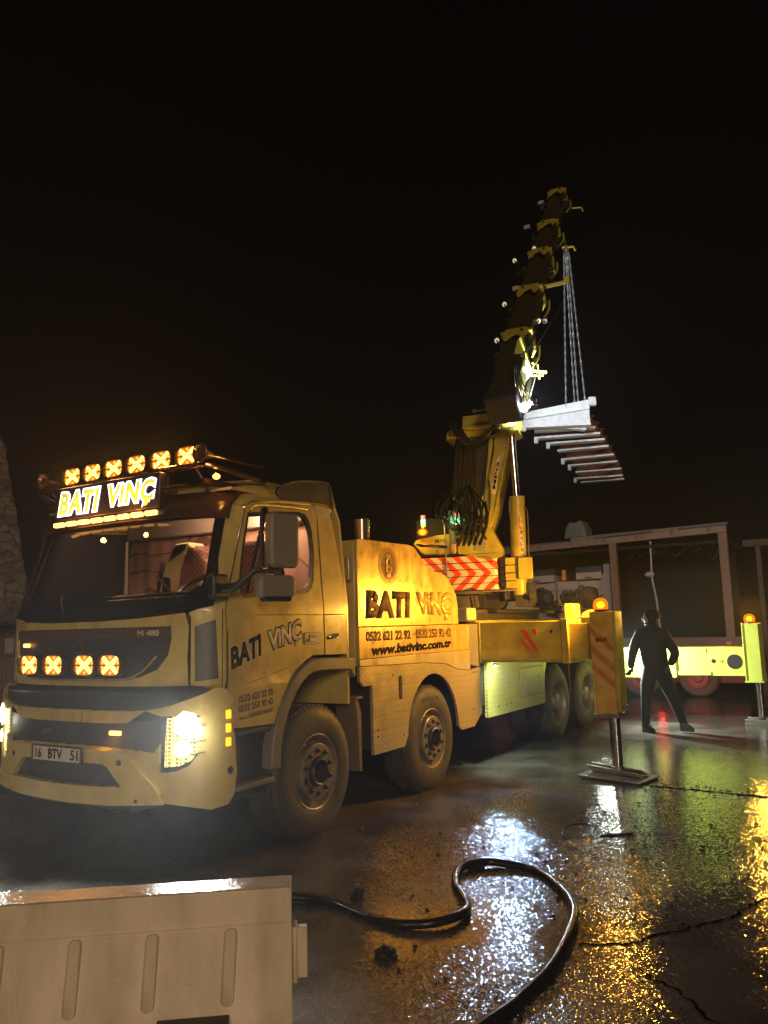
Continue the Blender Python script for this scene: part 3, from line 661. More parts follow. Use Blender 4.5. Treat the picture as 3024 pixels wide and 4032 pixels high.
for i in range(6): x_lamp((i-2.5)*.2775+.03,Yl+.02*abs(i-2.5)*.4,3.035,.250,.156,yaw=.0)
for x in(-.56,-.27,.165,.44): x_lamp(*( Sh(fr_((x+.04 if x>0 else x+.12,1.44))[0][0],1.437,.055)[:]),.248,.160)
for x in(-.6,.0,.6): lamp('roof_lamp_light','AREA',(x,Yl-.08,3.03),7,(1,.40,.06),.2,(0,-1,-.05),parent=TR)
for x in(-.4,.3): lamp('grille_lamp_light','AREA',(x,-1.55,1.44),1.3,(1,.42,.07),.12,(0,-1,-.15),parent=TR)
lamp('strobe_light','POINT',(-.25,-1.24,2.575),5,(1,.38,.05),.02,parent=TR); lamp('strobe_light','POINT',(.30,-1.24,2.575),5,(1,.38,.05),.02,parent=TR)
lamp('bumper_marker_light','POINT',(.44,-1.47,.90),.35,(1,.45,.06),.02,parent=TR)
# horns
for x,lab in((.90,1),(-1.02,-1)):
    b=MB(); M=axis_mat((x,-.985,3.03),(0,-1,0)); b.lathe([(.078,0),(.072,.003),(.062,-.015),(.035,-.09),(.02,-.16),(.012,-.4),(.012,-.75),(0,-.75)],M,28); b.lathe([(.078,.004),(.072,.008),(.070,-.004),(.080,-.006)],M,28)
    b.out('air_horn',mat('horn_metal',(.42,.26,.18),.25,.9) if lab>0 else bpy.data.materials['horn_metal'],TR)
# illuminated sign
sg=MB(); sg.box(-.66,.60,-1.11,-1.02,2.615,2.90); sgn=sg.out('roof_sign',mat('sign_box',(.03,.022,.03),.35),TR,.01)
FM=FRONT@Matrix.Translation((0,0,1.111))
for s,x0,x1 in(('BATI',-.605,-.085),('ViNÇ',-.02,.565)):
    dz=-.03 if s=='ViNÇ' else 0
    _,bb=text(s,'sign_letter_outline',[(x0-.02,2.652+dz*.6),(x1-.035,2.652+dz*.6),(x1+.01,2.868),(x0+.025,2.868)],FM,.004,M_SW,sgn,.10,0,1.14,ret=True)
    text(s,'sign_letter_fill',[(x0-.02,2.652+dz*.6),(x1-.035,2.652+dz*.6),(x1+.01,2.868),(x0+.025,2.868)],FM,.007,M_SY,sgn,.035,0,1.14,bb=bb)
for i in range(8):
    x=-.63+i*.158; b=MB(); b.box(x,x+.116,-1.15,-1.11,2.560,2.598); b.out('strobe_lamp',M_STRB,TR,.010)
b=MB(); b.box(-.68,.66,-1.115,-1.05,2.55,2.605); b.out('strobe_bar',M_BLK,TR,.008)
b=MB(); b.box(.505,.585,-1.05,-1.0,2.775,2.89); b.out('side_lamp_box',mat('amber_tinted_box',(.35,.13,.05),.3,em=(1,.33,.10),es=.10),TR,.012)
b=MB()
for z,x0,x1 in((2.775,.60,.86),(2.745,.63,.80),(2.93,.5,.92)): b.tube([(x0,-1.09,z),(x1,-1.06,z+.0)],.007,6)
b.out('chrome_trim',mat('copper_trim',(.6,.38,.25),.2,.9),TR)
b=MB(); b.ball((1.06,-.97,2.825),.026,1.1,1,.8); mk=b.out('roof_marker_lamp',M_BCN,TR)
b=MB(); b.tube([(.95,-.97,2.855),(1.06,-.97,2.855)],.006,6); b.out('lamp_bracket',M_CHR,mk)
lamp('roof_marker_light','POINT',(1.10,-1.03,2.82),.8,(1,.45,.06),.02,parent=TR)
# rear roof deflector
do=[(-.33,2.735),(-.36,2.78),(-.33,2.83),(-.20,2.885),(0,2.925),(.18,2.945),(.34,2.955),(.38,2.93),(.45,2.75),(.2,2.75)]
b=MB(); b.prism([(y+.03,z) for y,z in do],1.10,1.135,SIDE); dfl=b.out('roof_deflector',M_BLK,TR,.004)
b=MB(); b.tube([(1.137,y+.03,z) for y,z in do],.009,6,closed=True); b.out('deflector_rim',mat('rim_metal',(.35,.3,.22),.25,.8),dfl)
b=MB(); b.prism([(y+.03,z) for y,z in do],-1.135,-1.10,SIDE); b.out('roof_deflector',M_BLK,TR,.004)
def seam(pts,name,parent,r=.0045,off=.001): b=MB(); b.tube([Sh(t,z,off) for t,z in pts],r,5); b.out(name,M_BLK,parent)
seam(door_o+[door_o[0]],'door_gap',door)
seam([(1.262,1.27),(1.262,1.82)],'corner_gap',TR); seam([(1.04,1.285),(1.04,1.78)],'corner_gap',TR); seam([(.18,.76),(.18,1.11)],'bumper_gap',TR,.003,.006)
# ---- mirrors
b=MB(); MM=Matrix.Translation((1.50,-.93,0))@Matrix.Rotation(R(-14),4,'Z')@Matrix.Translation((-1.50,.93,0))
b.prism(rrect(-.90,-.63,2.11,2.52,.045),1.44,1.53,MM@SIDE); m1=b.out('wing_mirror',M_MIR,TR,.03,seg=3)
b=MB(); b.prism(rrect(-1.00,-.66,1.89,2.06,.05),1.43,1.53,MM@SIDE); b.out('lower_mirror',M_MIR,TR,.035,seg=3)
b=MB(); b.prism(rrect(-.95,-.70,1.865,1.90,.015),1.45,1.52,MM@SIDE); b.out('mirror_bracket',M_BLK,TR,.01)
b=MB(); b.tube([(1.20,-1.10,1.96),(1.34,-1.06,1.98),(1.44,-.99,2.08),(1.48,-.95,2.13),(1.485,-.945,2.50),(1.49,-.90,2.53)],[.034,.03,.022,.02,.018,.018],10,sub=4)
b.tube([(1.46,-.97,2.08),(1.49,-.85,2.10),(1.49,-.72,2.10),(1.49,-.71,2.05)],.014,8); b.out('mirror_arm',M_BLK,TR)
b=MB(); b.prism(rrect(-1.19,-1.03,1.89,2.07,.03),1.17,1.25,SIDE); b.out('mirror_mount',M_BLK,TR,.02)
# ---- door details
hz=sd_((-.14,1.625),(.10,1.545))
b=MB(); b.prism(rrect(-.135,.095,1.533,1.632,.02),1.236,1.246,SIDE); dh=b.out('door_handle',mat('handle_grey',(.22,.20,.17),.4),door,.004)
b=MB(); b.prism(rrect(-.075,.02,1.553,1.612,.01),1.246,1.250,SIDE); b.out('handle_recess',M_BLK,dh)
b=MB(); b.prism(rrect(-.085,.015,1.557,1.580,.008),1.249,1.262,SIDE); b.out('handle_grip',mat('grip',(.45,.42,.35),.3),dh)
TS=SIDE@Matrix.Translation((0,0,1.2365))
def ttext(s,nm_,quad,m_,off,par_,lift=0,bb=None,ret=False,shear=0): return text(s,nm_,quad,TS,.0015,m_,par_,off,shear,1.0,lift,bb,ret)
_,bb=ttext('BATI','door_lettering',[(-1.005,1.37),(-.665,1.465),(-.665,1.645),(-1.015,1.55)],M_TXS,.085,door,0,None,True)
ttext('BATI','door_lettering',[(-1.005,1.37),(-.665,1.465),(-.665,1.645),(-1.015,1.55)],M_TXD,.045,door,.002,bb)
q=[(-.585,1.455),(-.165,1.535),(-.165,1.755),(-.600,1.655)]
_,bb=ttext('ViNÇ','door_lettering',q,M_TXD,.08,door,0,None,True); ttext('ViNÇ','door_lettering',q,M_TXS,.036,door,.002,bb)
M_TXB=mat('faded_blue_lettering',(.13,.10,.10),.4)
ttext('0532 621','door_lettering',[(-.93,1.143),(-.70,1.158),(-.70,1.212),(-.93,1.197)],M_TXB,.04,door,.0105); ttext('22 92','door_lettering',[(-.675,1.159),(-.54,1.168),(-.54,1.222),(-.675,1.213)],M_TXB,.04,door,.0105)
ttext('0532 253','door_lettering',[(-.93,1.075),(-.70,1.090),(-.70,1.142),(-.93,1.127)],M_TXB,.04,door,.0105); ttext('92 42','door_lettering',[(-.675,1.091),(-.54,1.100),(-.54,1.152),(-.675,1.143)],M_TXB,.04,door,.0105)
ttext('www.bativinc.com.tr','door_lettering',[(-.93,1.018),(-.545,1.045),(-.545,1.088),(-.93,1.061)],M_TXB,.03,door,.0105)
text('480','badge_lettering',[(.165,1.56),(.345,1.572),(.375,1.618),(.20,1.606)],TS,.008,M_CHR,TR,.015)
# body creases: pressed line below the waist and at the door foot
b=MB(); b.tube([Sh(t,1.775,.001) for t in(1.28,1.6,2.0,2.43)],.004,4); b.out('door_crease',M_Y,door)
b=MB(); b.tube([Sh(t,z,.001) for t,z in((1.29,1.255),(1.5,1.275),(1.75,1.32),(1.95,1.36))],.005,4); b.out('door_crease',M_Y,door)
b=MB(); b.tube([Sh(t,1.775,.001) for t in(2.47,2.78)],.004,4); b.out('panel_crease',M_BLK,TR)
# ---- wheel arch, steps
def arc_strip(pts,wd,x0,x1,name,m_,parent,bev=.012):
    """flat strip of given width inside the outline pts (Y,Z)"""
    out=[Vector(p) for p in pts]; inn=[]
    for i,p in enumerate(out):
        t=(out[min(i+1,len(out)-1)]-out[max(i-1,0)]).normalized(); inn.append(p+Vector((t.y,-t.x))*wd)
    b=MB(); b.prism(list(out)+inn[::-1],x0,x1,SIDE); return b.out(name,m_,parent,bev)
fo=[(-.575,.62),(-.565,.78),(-.52,.94),(-.46,1.07),(-.40,1.16),(-.33,1.245),(-.25,1.315),(-.15,1.375),(-.05,1.41),(.10,1.415),(.30,1.41),(.57,1.395)]
arc_strip(fo,.105,.98,1.262,'wheel_arch',mat('arch_plastic',(.17,.15,.12),.42,rv=.1,bump=(70,.1)),TR)
b=MB(); b.prism([(.43,1.40),(.575,1.395),(.585,1.24),(.565,1.22),(.50,1.315)],1.0,1.263,SIDE); b.out('wheel_arch_tail',bpy.data.materials['arch_plastic'],TR,.008)
b=MB(); b.prism([(.62,1.05),(.66,1.05),(.72,.90),(.72,.40),(.68,.40),(.66,.85)],1.0,1.22,SIDE); b.prism([(.60,1.03),(.70,1.03),(.70,1.05),(.60,1.05)],.95,1.25,SIDE); b.out('mud_flap',mat('flap_rubber',(.14,.11,.07),.5,rv=.1),TR)
M_DK=mat('chassis_black',(.020,.018,.017),.6,nz=(7,.5,(.04,.03,.022)),bump=(30,.2))
b=MB(); b.box(.62,1.16,-.98,-.52,.45,.96); b.out('step_well',M_DK,TR,.01)
b=MB(); b.box(1.0,1.235,-.95,-.55,.905,.945); b.out('cab_step',M_GRY,TR,.008)
b=MB(); b.box(1.0,1.245,-.96,-.52,.525,.565); b.box(1.0,1.04,-.60,-.52,.56,.9); b.out('cab_step',M_RIM,TR,.008)
b=MB(); b.box(1.14,1.20,-1.0,-.94,.45,1.25); b.out('step_pillar',M_DK,TR,.01)
b=MB(); b.box(-1.16,-.62,-.98,-.52,.45,.96); b.out('step_well',M_DK,TR,.01)
# frame, engine tunnel and inner wheel housings
b=MB()
for s in(-1,1): b.box(.38*s-.04,.38*s+.04,-1.1,7.6,.80,1.05)
for y in(-.9,.0,.9,2.0,3.0,4.2,5.9,7.2): b.box(-.42,.42,y,y+.12,.82,1.0)
b.box(-.40,.40,-.8,.5,.55,1.3)
b.out('chassis_frame',M_DK,TR,.01)
for y in(0,1.995,5.879,7.249):
    b=MB(); b.cyl((-1.0,y,.5),(1.0,y,.5),.09,n=16); b.ball((0,y,.5),.22,1,1,1); b.out('axle',M_DK,TR)
b=MB(); b.prism([(-.55,1.2),(.55,1.35),(.55,1.42),(-.40,1.45)],-1.15,1.15,SIDE); b.out('cab_floor',M_DK,TR)
# ---- wheels
RT=.525
def wheel(y,side,kind,steer=0):
    cx=1.24*side; M=Matrix.Translation((cx,y,RT-.012))@Matrix.Rotation(steer,4,'Z')@axis_mat((0,0,0),(side,0,0),(0,0,1))
    w_=thing_part('wheel',M)
    tp=[(.285,-.01),(.300,.004),(.33,.012),(.40,.020),(.455,.012),(.495,-.010),(.515,-.030),(.525,-.055),(.525,-.26),(.512,-.29),(.45,-.32),(.30,-.30),(.285,-.28)]
    b=MB(); b.lathe(tp,M,56)
    t=b.out('tyre',M_RUB,w_,0,38)
    b=MB(); n=54
    for k in range(n):
        a=2*PI*k/n; Q=M@Matrix.Rotation(a,4,'Z')
        for z0,z1,sh in((-.075,-.035,0),(-.135,-.088,.02),(-.19,-.145,.04),(-.245,-.20,.02)): b.box(.518,.533,-.021+sh*.5,.019+sh*.5,z0,z1,Q)
    b.out('tread',M_RUB,t)
    if kind=='front':
        b=MB(); b.lathe([(.292,-.02),(.300,.006),(.292,.012),(.280,.004),(.268,-.030),(.245,-.060),(.225,-.052),(.222,.014),(.214,.020),(.118,.020),(.112,.012),(.112,-.03)],M,56); rimb=b
        b=MB(); b.lathe([(.112,-.03),(.108,.045),(.098,.055),(.088,.050),(.084,-.015),(0,-.02)],M,40); b.out('hub',M_HUB,w_)
        b=rimb; b.mi=1
        for k in range(10):
            a=2*PI*(k+.5)/10; Q=M@Matrix.Translation((.168*math.cos(a),.168*math.sin(a),.019)); b.lathe([(.026,0),(.026,.003),(.018,.004),(.016,.022),(.006,.026),(.006,.034),(0,.034)],Q,6)
        b.mi=2
        for k in range(10):
            a=2*PI*(k)/10; Q=M@Matrix.Translation((.256*math.cos(a),.256*math.sin(a),-.046)); b.lathe([(0,0),(.012,0),(.012,.002),(0,.002)],Q,10)
        b.out('rim',[M_RIM,M_HUB,M_BLK],w_)
    else:
        b=MB(); b.lathe([(.292,-.02),(.300,.002),(.288,.010),(.278,-.01),(.262,-.05),(.250,-.14),(.20,-.17),(.135,-.17)],M,48); b.out('rim',M_RIM,w_)
        b=MB(); b.lathe([(.14,-.17),(.135,-.05),(.120,-.02),(.10,.0),(.075,.008),(0,.012)],M,36); b.out('hub',M_RIM,w_)
        b=MB()
        for k in range(10):
            a=2*PI*k/10; Q=M@Matrix.Translation((.168*math.cos(a),.168*math.sin(a),-.17)); b.lathe([(.018,0),(.016,.03),(0,.03)],Q,6)
        b.out('wheel_nuts',M_HUB,w_)
        M2=M@Matrix.Translation((0,0,-.34)); b=MB(); b.lathe(tp,M2,40); b.out('inner_tyre',M_RUB,w_,0,38)
    return w_
def thing_part(name,M):
    o=bpy.data.objects.new(name,None); COL.objects.link(o); o.empty_display_size=.1; T=Matrix.Translation(M.translation); o.matrix_world=T; WM[o.name]=T; par(o,TR); return o
wheel(0,1,'front',R(0)); wheel(1.995,1,'front')
w3=wheel(5.879,1,'rear'); wheel(7.249,1,'rear')
for y,k in((0,'front'),(1.995,'front'),(5.879,'rear'),(7.249,'rear')): wheel(y,-1,k)
text('PIRELLI','tyre_lettering',[(1.80,.890),(2.13,.900),(2.12,.935),(1.82,.925)],SIDE@Matrix.Translation((0,0,1.2575)),.002,M_BLK,TR,.02)
# ---- cab interior
M_CUR=mat('patterned_curtain',(.62,.27,.17),.8)
t=M_CUR.node_tree; N=t.nodes; L=t.links; bs=N['Principled BSDF']; tc=N.new('ShaderNodeTexCoord'); n1=N.new('ShaderNodeTexWave'); n1.wave_type='RINGS'; n1.inputs['Scale'].default_value=1.1; n1.inputs['Distortion'].default_value=14; n1.inputs['Detail'].default_value=2; n1.inputs['Detail Scale'].default_value=1.2
r_=N.new('ShaderNodeValToRGB'); r_.color_ramp.elements[0].position=.015; r_.color_ramp.elements[1].position=.045; r_.color_ramp.elements[0].color=(.22,.10,.07,1); r_.color_ramp.elements[1].color=(.55,.30,.20,1); L.new(tc.outputs['Object'],n1.inputs[0]); L.new(n1.outputs['Fac'],r_.inputs[0]); L.new(r_.outputs[0],bs.inputs['Base Color'])
M_HDR=mat('beige_headliner',(.42,.33,.24),.8)
b=MB(); n=90; V=[]
for i in range(n+1):
    x=-1.16+2.3*i/n; y=.12+.004*math.sin(i*.9)+.006*math.sin(i*.35); V.append((b.b.verts.new((x,y,1.6)),b.b.verts.new((x,y,2.575))))
for a,c in zip(V,V[1:]): b._f([a[0],c[0],c[1],a[1]])
b.out('rear_curtain',M_CUR,TR)
b=MB(); b.box(-1.12,1.12,.05,.47,2.565,2.74); b.out('overhead_shelf',M_HDR,TR,.02)
b=MB(); b.box(-1.1,1.1,-.85,.46,2.74,2.76); b.out('headliner',M_HDR,TR)
b=MB(); b.tube([(-1.08,.02,1.95),(-1.08,.02,2.56)],.02,6); b.out('grab_rail',mat('rail_beige',(.5,.42,.28),.4),TR)
M_SEAT=mat('red_quilted_leather',(.22,.07,.045),.5)
t=M_SEAT.node_tree; N=t.nodes; L=t.links; bs=N['Principled BSDF']; tc=N.new('ShaderNodeTexCoord'); mp=N.new('ShaderNodeMapping'); mp.inputs['Rotation'].default_value=(0,R(45),0); mp.inputs['Scale'].default_value=(28,28,28); ck=N.new('ShaderNodeTexBrick'); ck.offset=0; ck.inputs['Scale'].default_value=1; ck.inputs['Brick Width'].default_value=1; ck.inputs['Row Height'].default_value=1; ck.inputs['Mortar Size'].default_value=.06
ck.inputs[1].default_value=(.24,.085,.055,1); ck.inputs[2].default_value=(.20,.07,.045,1); ck.inputs[3].default_value=(.5,.32,.2,1)
sp_=N.new('ShaderNodeSeparateXYZ'); cbn=N.new('ShaderNodeCombineXYZ'); L.new(tc.outputs['Object'],mp.inputs[0]); L.new(mp.outputs[0],sp_.inputs[0]); L.new(sp_.outputs[0],cbn.inputs[0]); L.new(sp_.outputs[2],cbn.inputs[1]); L.new(cbn.outputs[0],ck.inputs[0]); L.new(ck.outputs[0],bs.inputs['Base Color'])
def seat(x,name='driver_seat'):
    b=MB(); b.prism([(x-.24,1.55),(x+.24,1.55),(x+.25,2.0),(x+.20,2.25),(x+.12,2.42),(x-.12,2.42),(x-.20,2.25),(x-.25,2.0)],.08,.26,FRONT@Matrix.Rotation(R(0),4,'X')); s=b.out(name,M_SEAT,TR,.05,40,4)
    b=MB(); b.box(x-.25,x+.25,-.75,-.2,1.5,1.64); b.out('seat_cushion',M_SEAT,s,.04); return s
st=seat(.06,'middle_seat')
b=MB(); b.prism([(-.28,2.02),(-.20,2.26),(-.08,2.445),(.08,2.45),(.06,2.38),(-.02,2.20),(-.04,2.02)],.262,.29,FRONT); b.prism([(-.20,2.26),(-.08,2.445),(.08,2.45),(.12,2.40)],.1,.29,FRONT); b.out('towel',mat('pale_yellow_towel',(.72,.66,.30),.85,nz=(10,.5,(.5,.45,.25))),st,.012)
seat(.78)
b=MB(); b.box(-.95,.95,-1.12,-.80,1.45,1.90); b.box(-.2,1.0,-1.02,-.78,1.90,1.97); b.out('dashboard',M_BLK,TR,.03)
b=MB(); b.prism([(-.36,1.62),(-.28,1.62),(-.26,2.1),(-.3,2.3),(-.34,2.1)],.2,.26,FRONT); b.prism([(-.25,1.9),(-.13,1.9),(-.13,2.14),(-.22,2.16)],.25,.3,FRONT); b.out('seat_belt_post',M_BLK,TR,.01)
b=MB(); Mw=axis_mat((.78,-.80,2.02),(0,-.55,1)); b.tube([Mw@Vector((.22*math.cos(2*PI*k/28),.22*math.sin(2*PI*k/28),0)) for k in range(28)],.017,8,closed=True)
for a in(0,2.1,4.2): b.tube([Mw@Vector((0,0,-.02)),Mw@Vector((.22*math.cos(a),.22*math.sin(a),0))],.014,6)
b.lathe([(0,-.03),(.07,-.03),(.06,.02),(0,.03)],Mw,16); b.cyl((.78,-.8,2.0),(.78,-1.0,1.85),.04); b.out('steering_wheel',M_BLK,TR)
b=MB()
for x,y,a in((.18,-1.06,.2),(.28,-1.10,-.3)): b.box(-.13,.13,-.06,.08,.0,.006,Matrix.Translation((x,y,1.942))@Matrix.Rotation(a,4,'Z')@Matrix.Rotation(R(12),4,'X'))
b.out('papers',mat('paper',(.6,.5,.38),.8),TR)
lamp('cab_interior_light','POINT',(.75,-.05,2.66),24,(1,.68,.48),.05,parent=TR)
lamp('cab_interior_light','POINT',(.10,-.30,2.68),9,(1,.66,.46),.05,parent=TR)
# ================= body behind the cab
X=1.25
pan=[(.66,1.663),(.66,2.455),(.70,2.465),(1.64,2.475),(1.74,2.46),(1.80,2.42),(1.87,2.37),(1.95,2.31),(2.03,2.26),(2.14,2.23),(2.33,2.22),(2.43,2.19),(2.52,2.13),(2.60,2.06),(2.67,1.98),(2.70,1.85),(2.705,1.663)]
b=MB(); b.prism(pan,X-.03,X,SIDE); sp1=b.out('name_side_panel',M_YP,TR,.004)
b=MB(); b.prism([(.655,1.31),(.66,2.455),(.72,2.455),(.72,1.31)],X-.35,X-.032,SIDE); b.out('panel_front_return',M_Y,TR,.01)
b=MB(); b.prism([(.665,1.372),(2.935,1.372),(2.935,1.658),(.665,1.658)],X-.03,X+.002,SIDE); sp2=b.out('phone_side_panel',M_YP,TR,.004)
b=MB(); b.prism([(.665,1.31),(.665,1.37),(2.95,1.37),(2.95,1.14),(2.63,1.17),(2.35,1.245),(1.9,1.28)],X-.03,X+.006,SIDE); b.out('lower_side_strip',M_ALU_P,TR,.004)
b=MB(); b.prism([(2.945,1.20),(2.945,1.66),(3.22,1.66),(3.22,1.16)],X-.30,X-.004,SIDE); b.out('corner_locker',mat('locker_metal',(.34,.31,.24),.4,.4,nz=(3,.5,(.2,.16,.1))),TR,.01)
al=[(.665,1.306),(.665,1.18),(.73,1.13),(.87,1.13),(.875,.51),(1.43,.51)]
cxw,rw=2.06,.60
al+= [(cxw+rw*math.cos(a)*.93,.56+rw*math.sin(a)) for a in [R(176-4*i) for i in range(0,45)]]
al=[p for p in al if not(p[1]<.51 and p[0]>1.5)]
al+=[(2.70,.51),(3.02,.51),(3.22,.64),(3.235,1.16),(2.95,1.136),(2.63,1.166),(2.35,1.241),(1.9,1.276)]
b=MB(); b.prism(al,X-.03,X,SIDE,[rrect(1.345,1.415,.955,1.185,.034)]); cp1=b.out('checker_plate_skirt',M_CHK,TR)
b=MB(); b.prism(rrect(1.335,1.425,.945,1.195,.034),X-.05,X-.031,SIDE); b.out('slot_backing',M_DK,TR)
b=MB()
for y,z in((.95,.72),(.95,.66),(1.42,.62),(1.24,1.20),(3.02,1.11),(3.08,1.11),(3.14,1.11),(3.0,.70)): b.lathe([(0,0),(.010,0),(.008,.004),(0,.004)],Matrix.Translation((X,y,z))@axis_mat((0,0,0),(1,0,0)),8)
b.out('rivets',M_BLK,cp1)
b=MB(); b.box(-1.22,1.21,.75,3.2,1.32,1.60); b.box(.5,1.21,.9,1.45,.55,1.32); b.box(-1.22,-.5,.8,1.4,.55,1.6); b.box(-1.22,-.9,.7,3.2,1.3,2.4); b.box(.5,1.2,2.72,3.2,.6,1.3); b.out('body_frame',M_DK,TR,.01)
# coin emblem on the panel
CX=Matrix.Translation((0,0,X))
def coin():
    c0,r0=(1.21,2.24),.183
    b=MB(); b.prism(circ(*c0,r0,48),0,.0015,SIDE@CX); o=b.out('coin_emblem',M_TXO,sp1,0,0)
    b=MB(); b.prism(circ(*c0,r0*.96,48),.001,.003,SIDE@CX,[circ(*c0,r0*.91,48)]); b.prism(circ(*c0,r0*.78,48),.001,.003,SIDE@CX,[circ(*c0,r0*.75,48)])
    for k in range(40):
        a=2*PI*k/40; M=SIDE@CX@Matrix.Translation((c0[0],c0[1],0))@Matrix.Rotation(a,4,'Z'); b.box(r0*.81,r0*.88,-.005,.005,.001,.0032,M)
    b.out('coin_ring',mat('coin_gold',(.50,.30,.07),.35,.3),o,0,0)
    bm_=mat('coin_letter',(.46,.27,.06),.35,.3)
    text('B','coin_letter',[(1.155,2.165),(1.275,2.165),(1.275,2.315),(1.155,2.315)],SIDE@CX,.0045,bm_,o,.035)
    b=MB()
    for y in(1.195,1.235):
        for z0 in(2.128,2.308): b.box(y-.009,y+.009,z0,z0+.045,.0,.0045,SIDE@CX)
    b.out('coin_letter_bars',bm_,o,0,0)
coin()
q=[(.775,1.735),(1.60,1.735),(1.625,2.0),(.80,2.0)]
_,bb=text('BATI','panel_lettering',q,SIDE@CX,.001,mat('panel_letter_edge',(.75,.55,.2),.35),sp1,.08,ret=True); text('BATI','panel_lettering',q,SIDE@CX,.0006,M_TXO,sp1,.062,bb=bb,lift=.001)
q=[(1.76,1.735),(2.52,1.69),(2.56,2.02),(1.735,2.0)]
_,bb=text('ViNÇ','panel_lettering',q,SIDE@CX,.001,M_TXO,sp1,.082,ret=True); text('ViNÇ','panel_lettering',q,SIDE@CX,.0015,mat('panel_gold_letter',(.74,.52,.11),.34,.2),sp1,.06,bb=bb,lift=.001)
CX2=Matrix.Translation((0,0,X+.002))
for s_,y0,y1 in(('0532 621 22 92',.775,1.605),('0532 253 92 42',1.71,2.50)): text(s_,'phone_lettering',[(y0,1.525),(y1,1.525),(y1,1.622),(y0,1.622)],SIDE@CX2,.0015,M_TXO,sp2,.05,0,.95)
b=MB(); b.box(1.64,1.68,1.565,1.580,0,.0015,SIDE@CX2); b.out('phone_dash',M_TXO,sp2,0,0)
text('www.bativinc.com.tr','web_lettering',[(.85,1.395),(2.49,1.415),(2.51,1.505),(.87,1.49)],SIDE@CX2,.0015,M_TXD,sp2,.06,0,1.03)
# exhaust stack
b=MB(); b.cyl((1.05,1.06,1.6),(1.05,1.06,2.70),.075,n=28); b.out('exhaust_stack',mat('exhaust_steel',(.5,.45,.36),.25,.9,nz=(6,.4,(.2,.15,.1))),TR,.006)
b=MB(); b.box(1.06,1.2,.60,.645,2.08,2.30); b.out('mounting_bracket',M_ALU_P,TR,.01)
# rear locker below the outrigger
rp=[(3.42,1.222),(3.40,.56),(5.33,.55),(5.33,.80),(5.36,.95),(5.45,1.10),(5.52,1.222)]
b=MB(); b.prism(rp,X-.04,X,SIDE); rl=b.out('rear_locker_skirt',M_CHKR,TR)
b=MB(); b.prism(rrect(4.43,5.30,.70,1.06,.01),X,X+.006,SIDE); b.out('locker_door',M_ALU_P,rl,.002)
b=MB(); b.prism(rrect(4.423,5.307,.693,1.067,.01),X-.001,X+.003,SIDE,[rrect(4.432,5.298,.702,1.058,.01)]); b.out('door_gap',M_BLK,rl)
b=MB()
for y,z in((3.7,.66),(3.95,.66),(4.1,.67),(5.1,.93),(5.22,1.15)): b.lathe([(0,0),(.014,0),(.012,.004),(0,.004)],Matrix.Translation((X+.006,y,z))@axis_mat((0,0,0),(1,0,0)),10)
b.out('locker_rivets',M_BLK,rl)
b=MB(); b.box(.3,1.20,3.45,5.2,.60,1.22); b.box(.2,1.2,3.25,3.42,.7,1.2); b.box(-1.22,.3,3.3,7.9,1.05,1.25); b.box(.3,1.18,5.2,7.9,1.12,1.25); b.out('rear_body_frame',M_DK,TR,.01)
b=MB(); b.tube([(1.18,3.05,1.1),(1.17,3.28,.85),(1.15,3.36,.6)],.05,8,sub=3); b.out('mud_flap',M_DK,TR)
b=MB(); b.box(.9,1.22,6.45,6.7,1.10,1.2); b.box(1.0,1.20,6.53,6.57,.55,1.15); b.out('mudguard',M_DK,TR,.01)
# deck and turntable
b=MB(); b.box(-1.2,1.22,3.25,8.3,1.24,1.70); b.out('subframe_box',M_Y2,TR,.02)
b=MB(); b.box(-1.1,1.2,3.30,5.4,1.70,1.78); b.box(.2,1.22,3.9,6.0,1.78,1.83); b.out('dark_deck',M_DK,TR,.01)
b=MB(); b.lathe([(0,0),(.72,0),(.72,.07),(.62,.10),(.60,.25),(.66,.27),(.66,.31),(0,.31)],Matrix.Translation((.45,4.25,1.76)),40); b.out('turntable',M_DK,TR)
b=MB(); b.box(.98,1.22,3.0,3.25,1.70,1.845); b.out('corner_lamp_box',mat('ribbed_lamp_box',(.7,.5,.25),.4,bump=(30,.6)),TR,.01)
# ================= outriggers
def outrigger(y,x0,x1,xj,parts):
    o=bpy.data.objects.new('outrigger',None); COL.objects.link(o); T=Matrix.Translation((xj,y,0)); o.matrix_world=T; WM[o.name]=T; par(o,TR); return o
O1=outrigger(3.3,0,0,2.75,0)
b=MB(); b.prism([(3.25,1.345),(3.25,1.67),(3.72,1.67),(3.72,1.21),(3.27,1.21),(3.235,1.235),(3.235,1.32)],-1.24,2.315,SIDE); b.out('outrigger_beam',M_Y2,O1,.006)
b=MB(); b.box(1.245,1.262,3.225,3.74,1.20,1.68); b.out('beam_collar',M_Y2,O1,.004)
b=MB(); b.box(2.25,2.325,3.225,3.74,1.20,1.69); b.out('beam_collar',M_Y2,O1,.004)
b=MB(); b.box(2.325,2.60,3.28,3.66,1.245,1.635); b.out('inner_beam',M_Y2,O1,.005)
def stripes(cells,x,y,name,parent,m_=M_RED,dy=.003):
    b=MB()
    for c in cells: b.prism(c,0,dy,FRONT@Matrix.Translation((0,0,-y)))
    return b.out(name,m_,parent,0,0)
stripes([[(1.755,1.575),(1.82,1.578),(1.965,1.36),(1.962,1.315),(1.93,1.32)],[(1.762,1.495),(1.765,1.44),(1.86,1.315),(1.915,1.315)][::1],[(1.89,1.58),(1.955,1.58),(1.955,1.50)]],0,3.25,'warning_stripes',O1)
b=MB(); b.lathe([(0,0),(.018,0),(.016,.005),(0,.005)],axis_mat((2.13,3.25,1.55),(0,-1,0)),14); b.out('beam_bolt',M_BLK,O1)
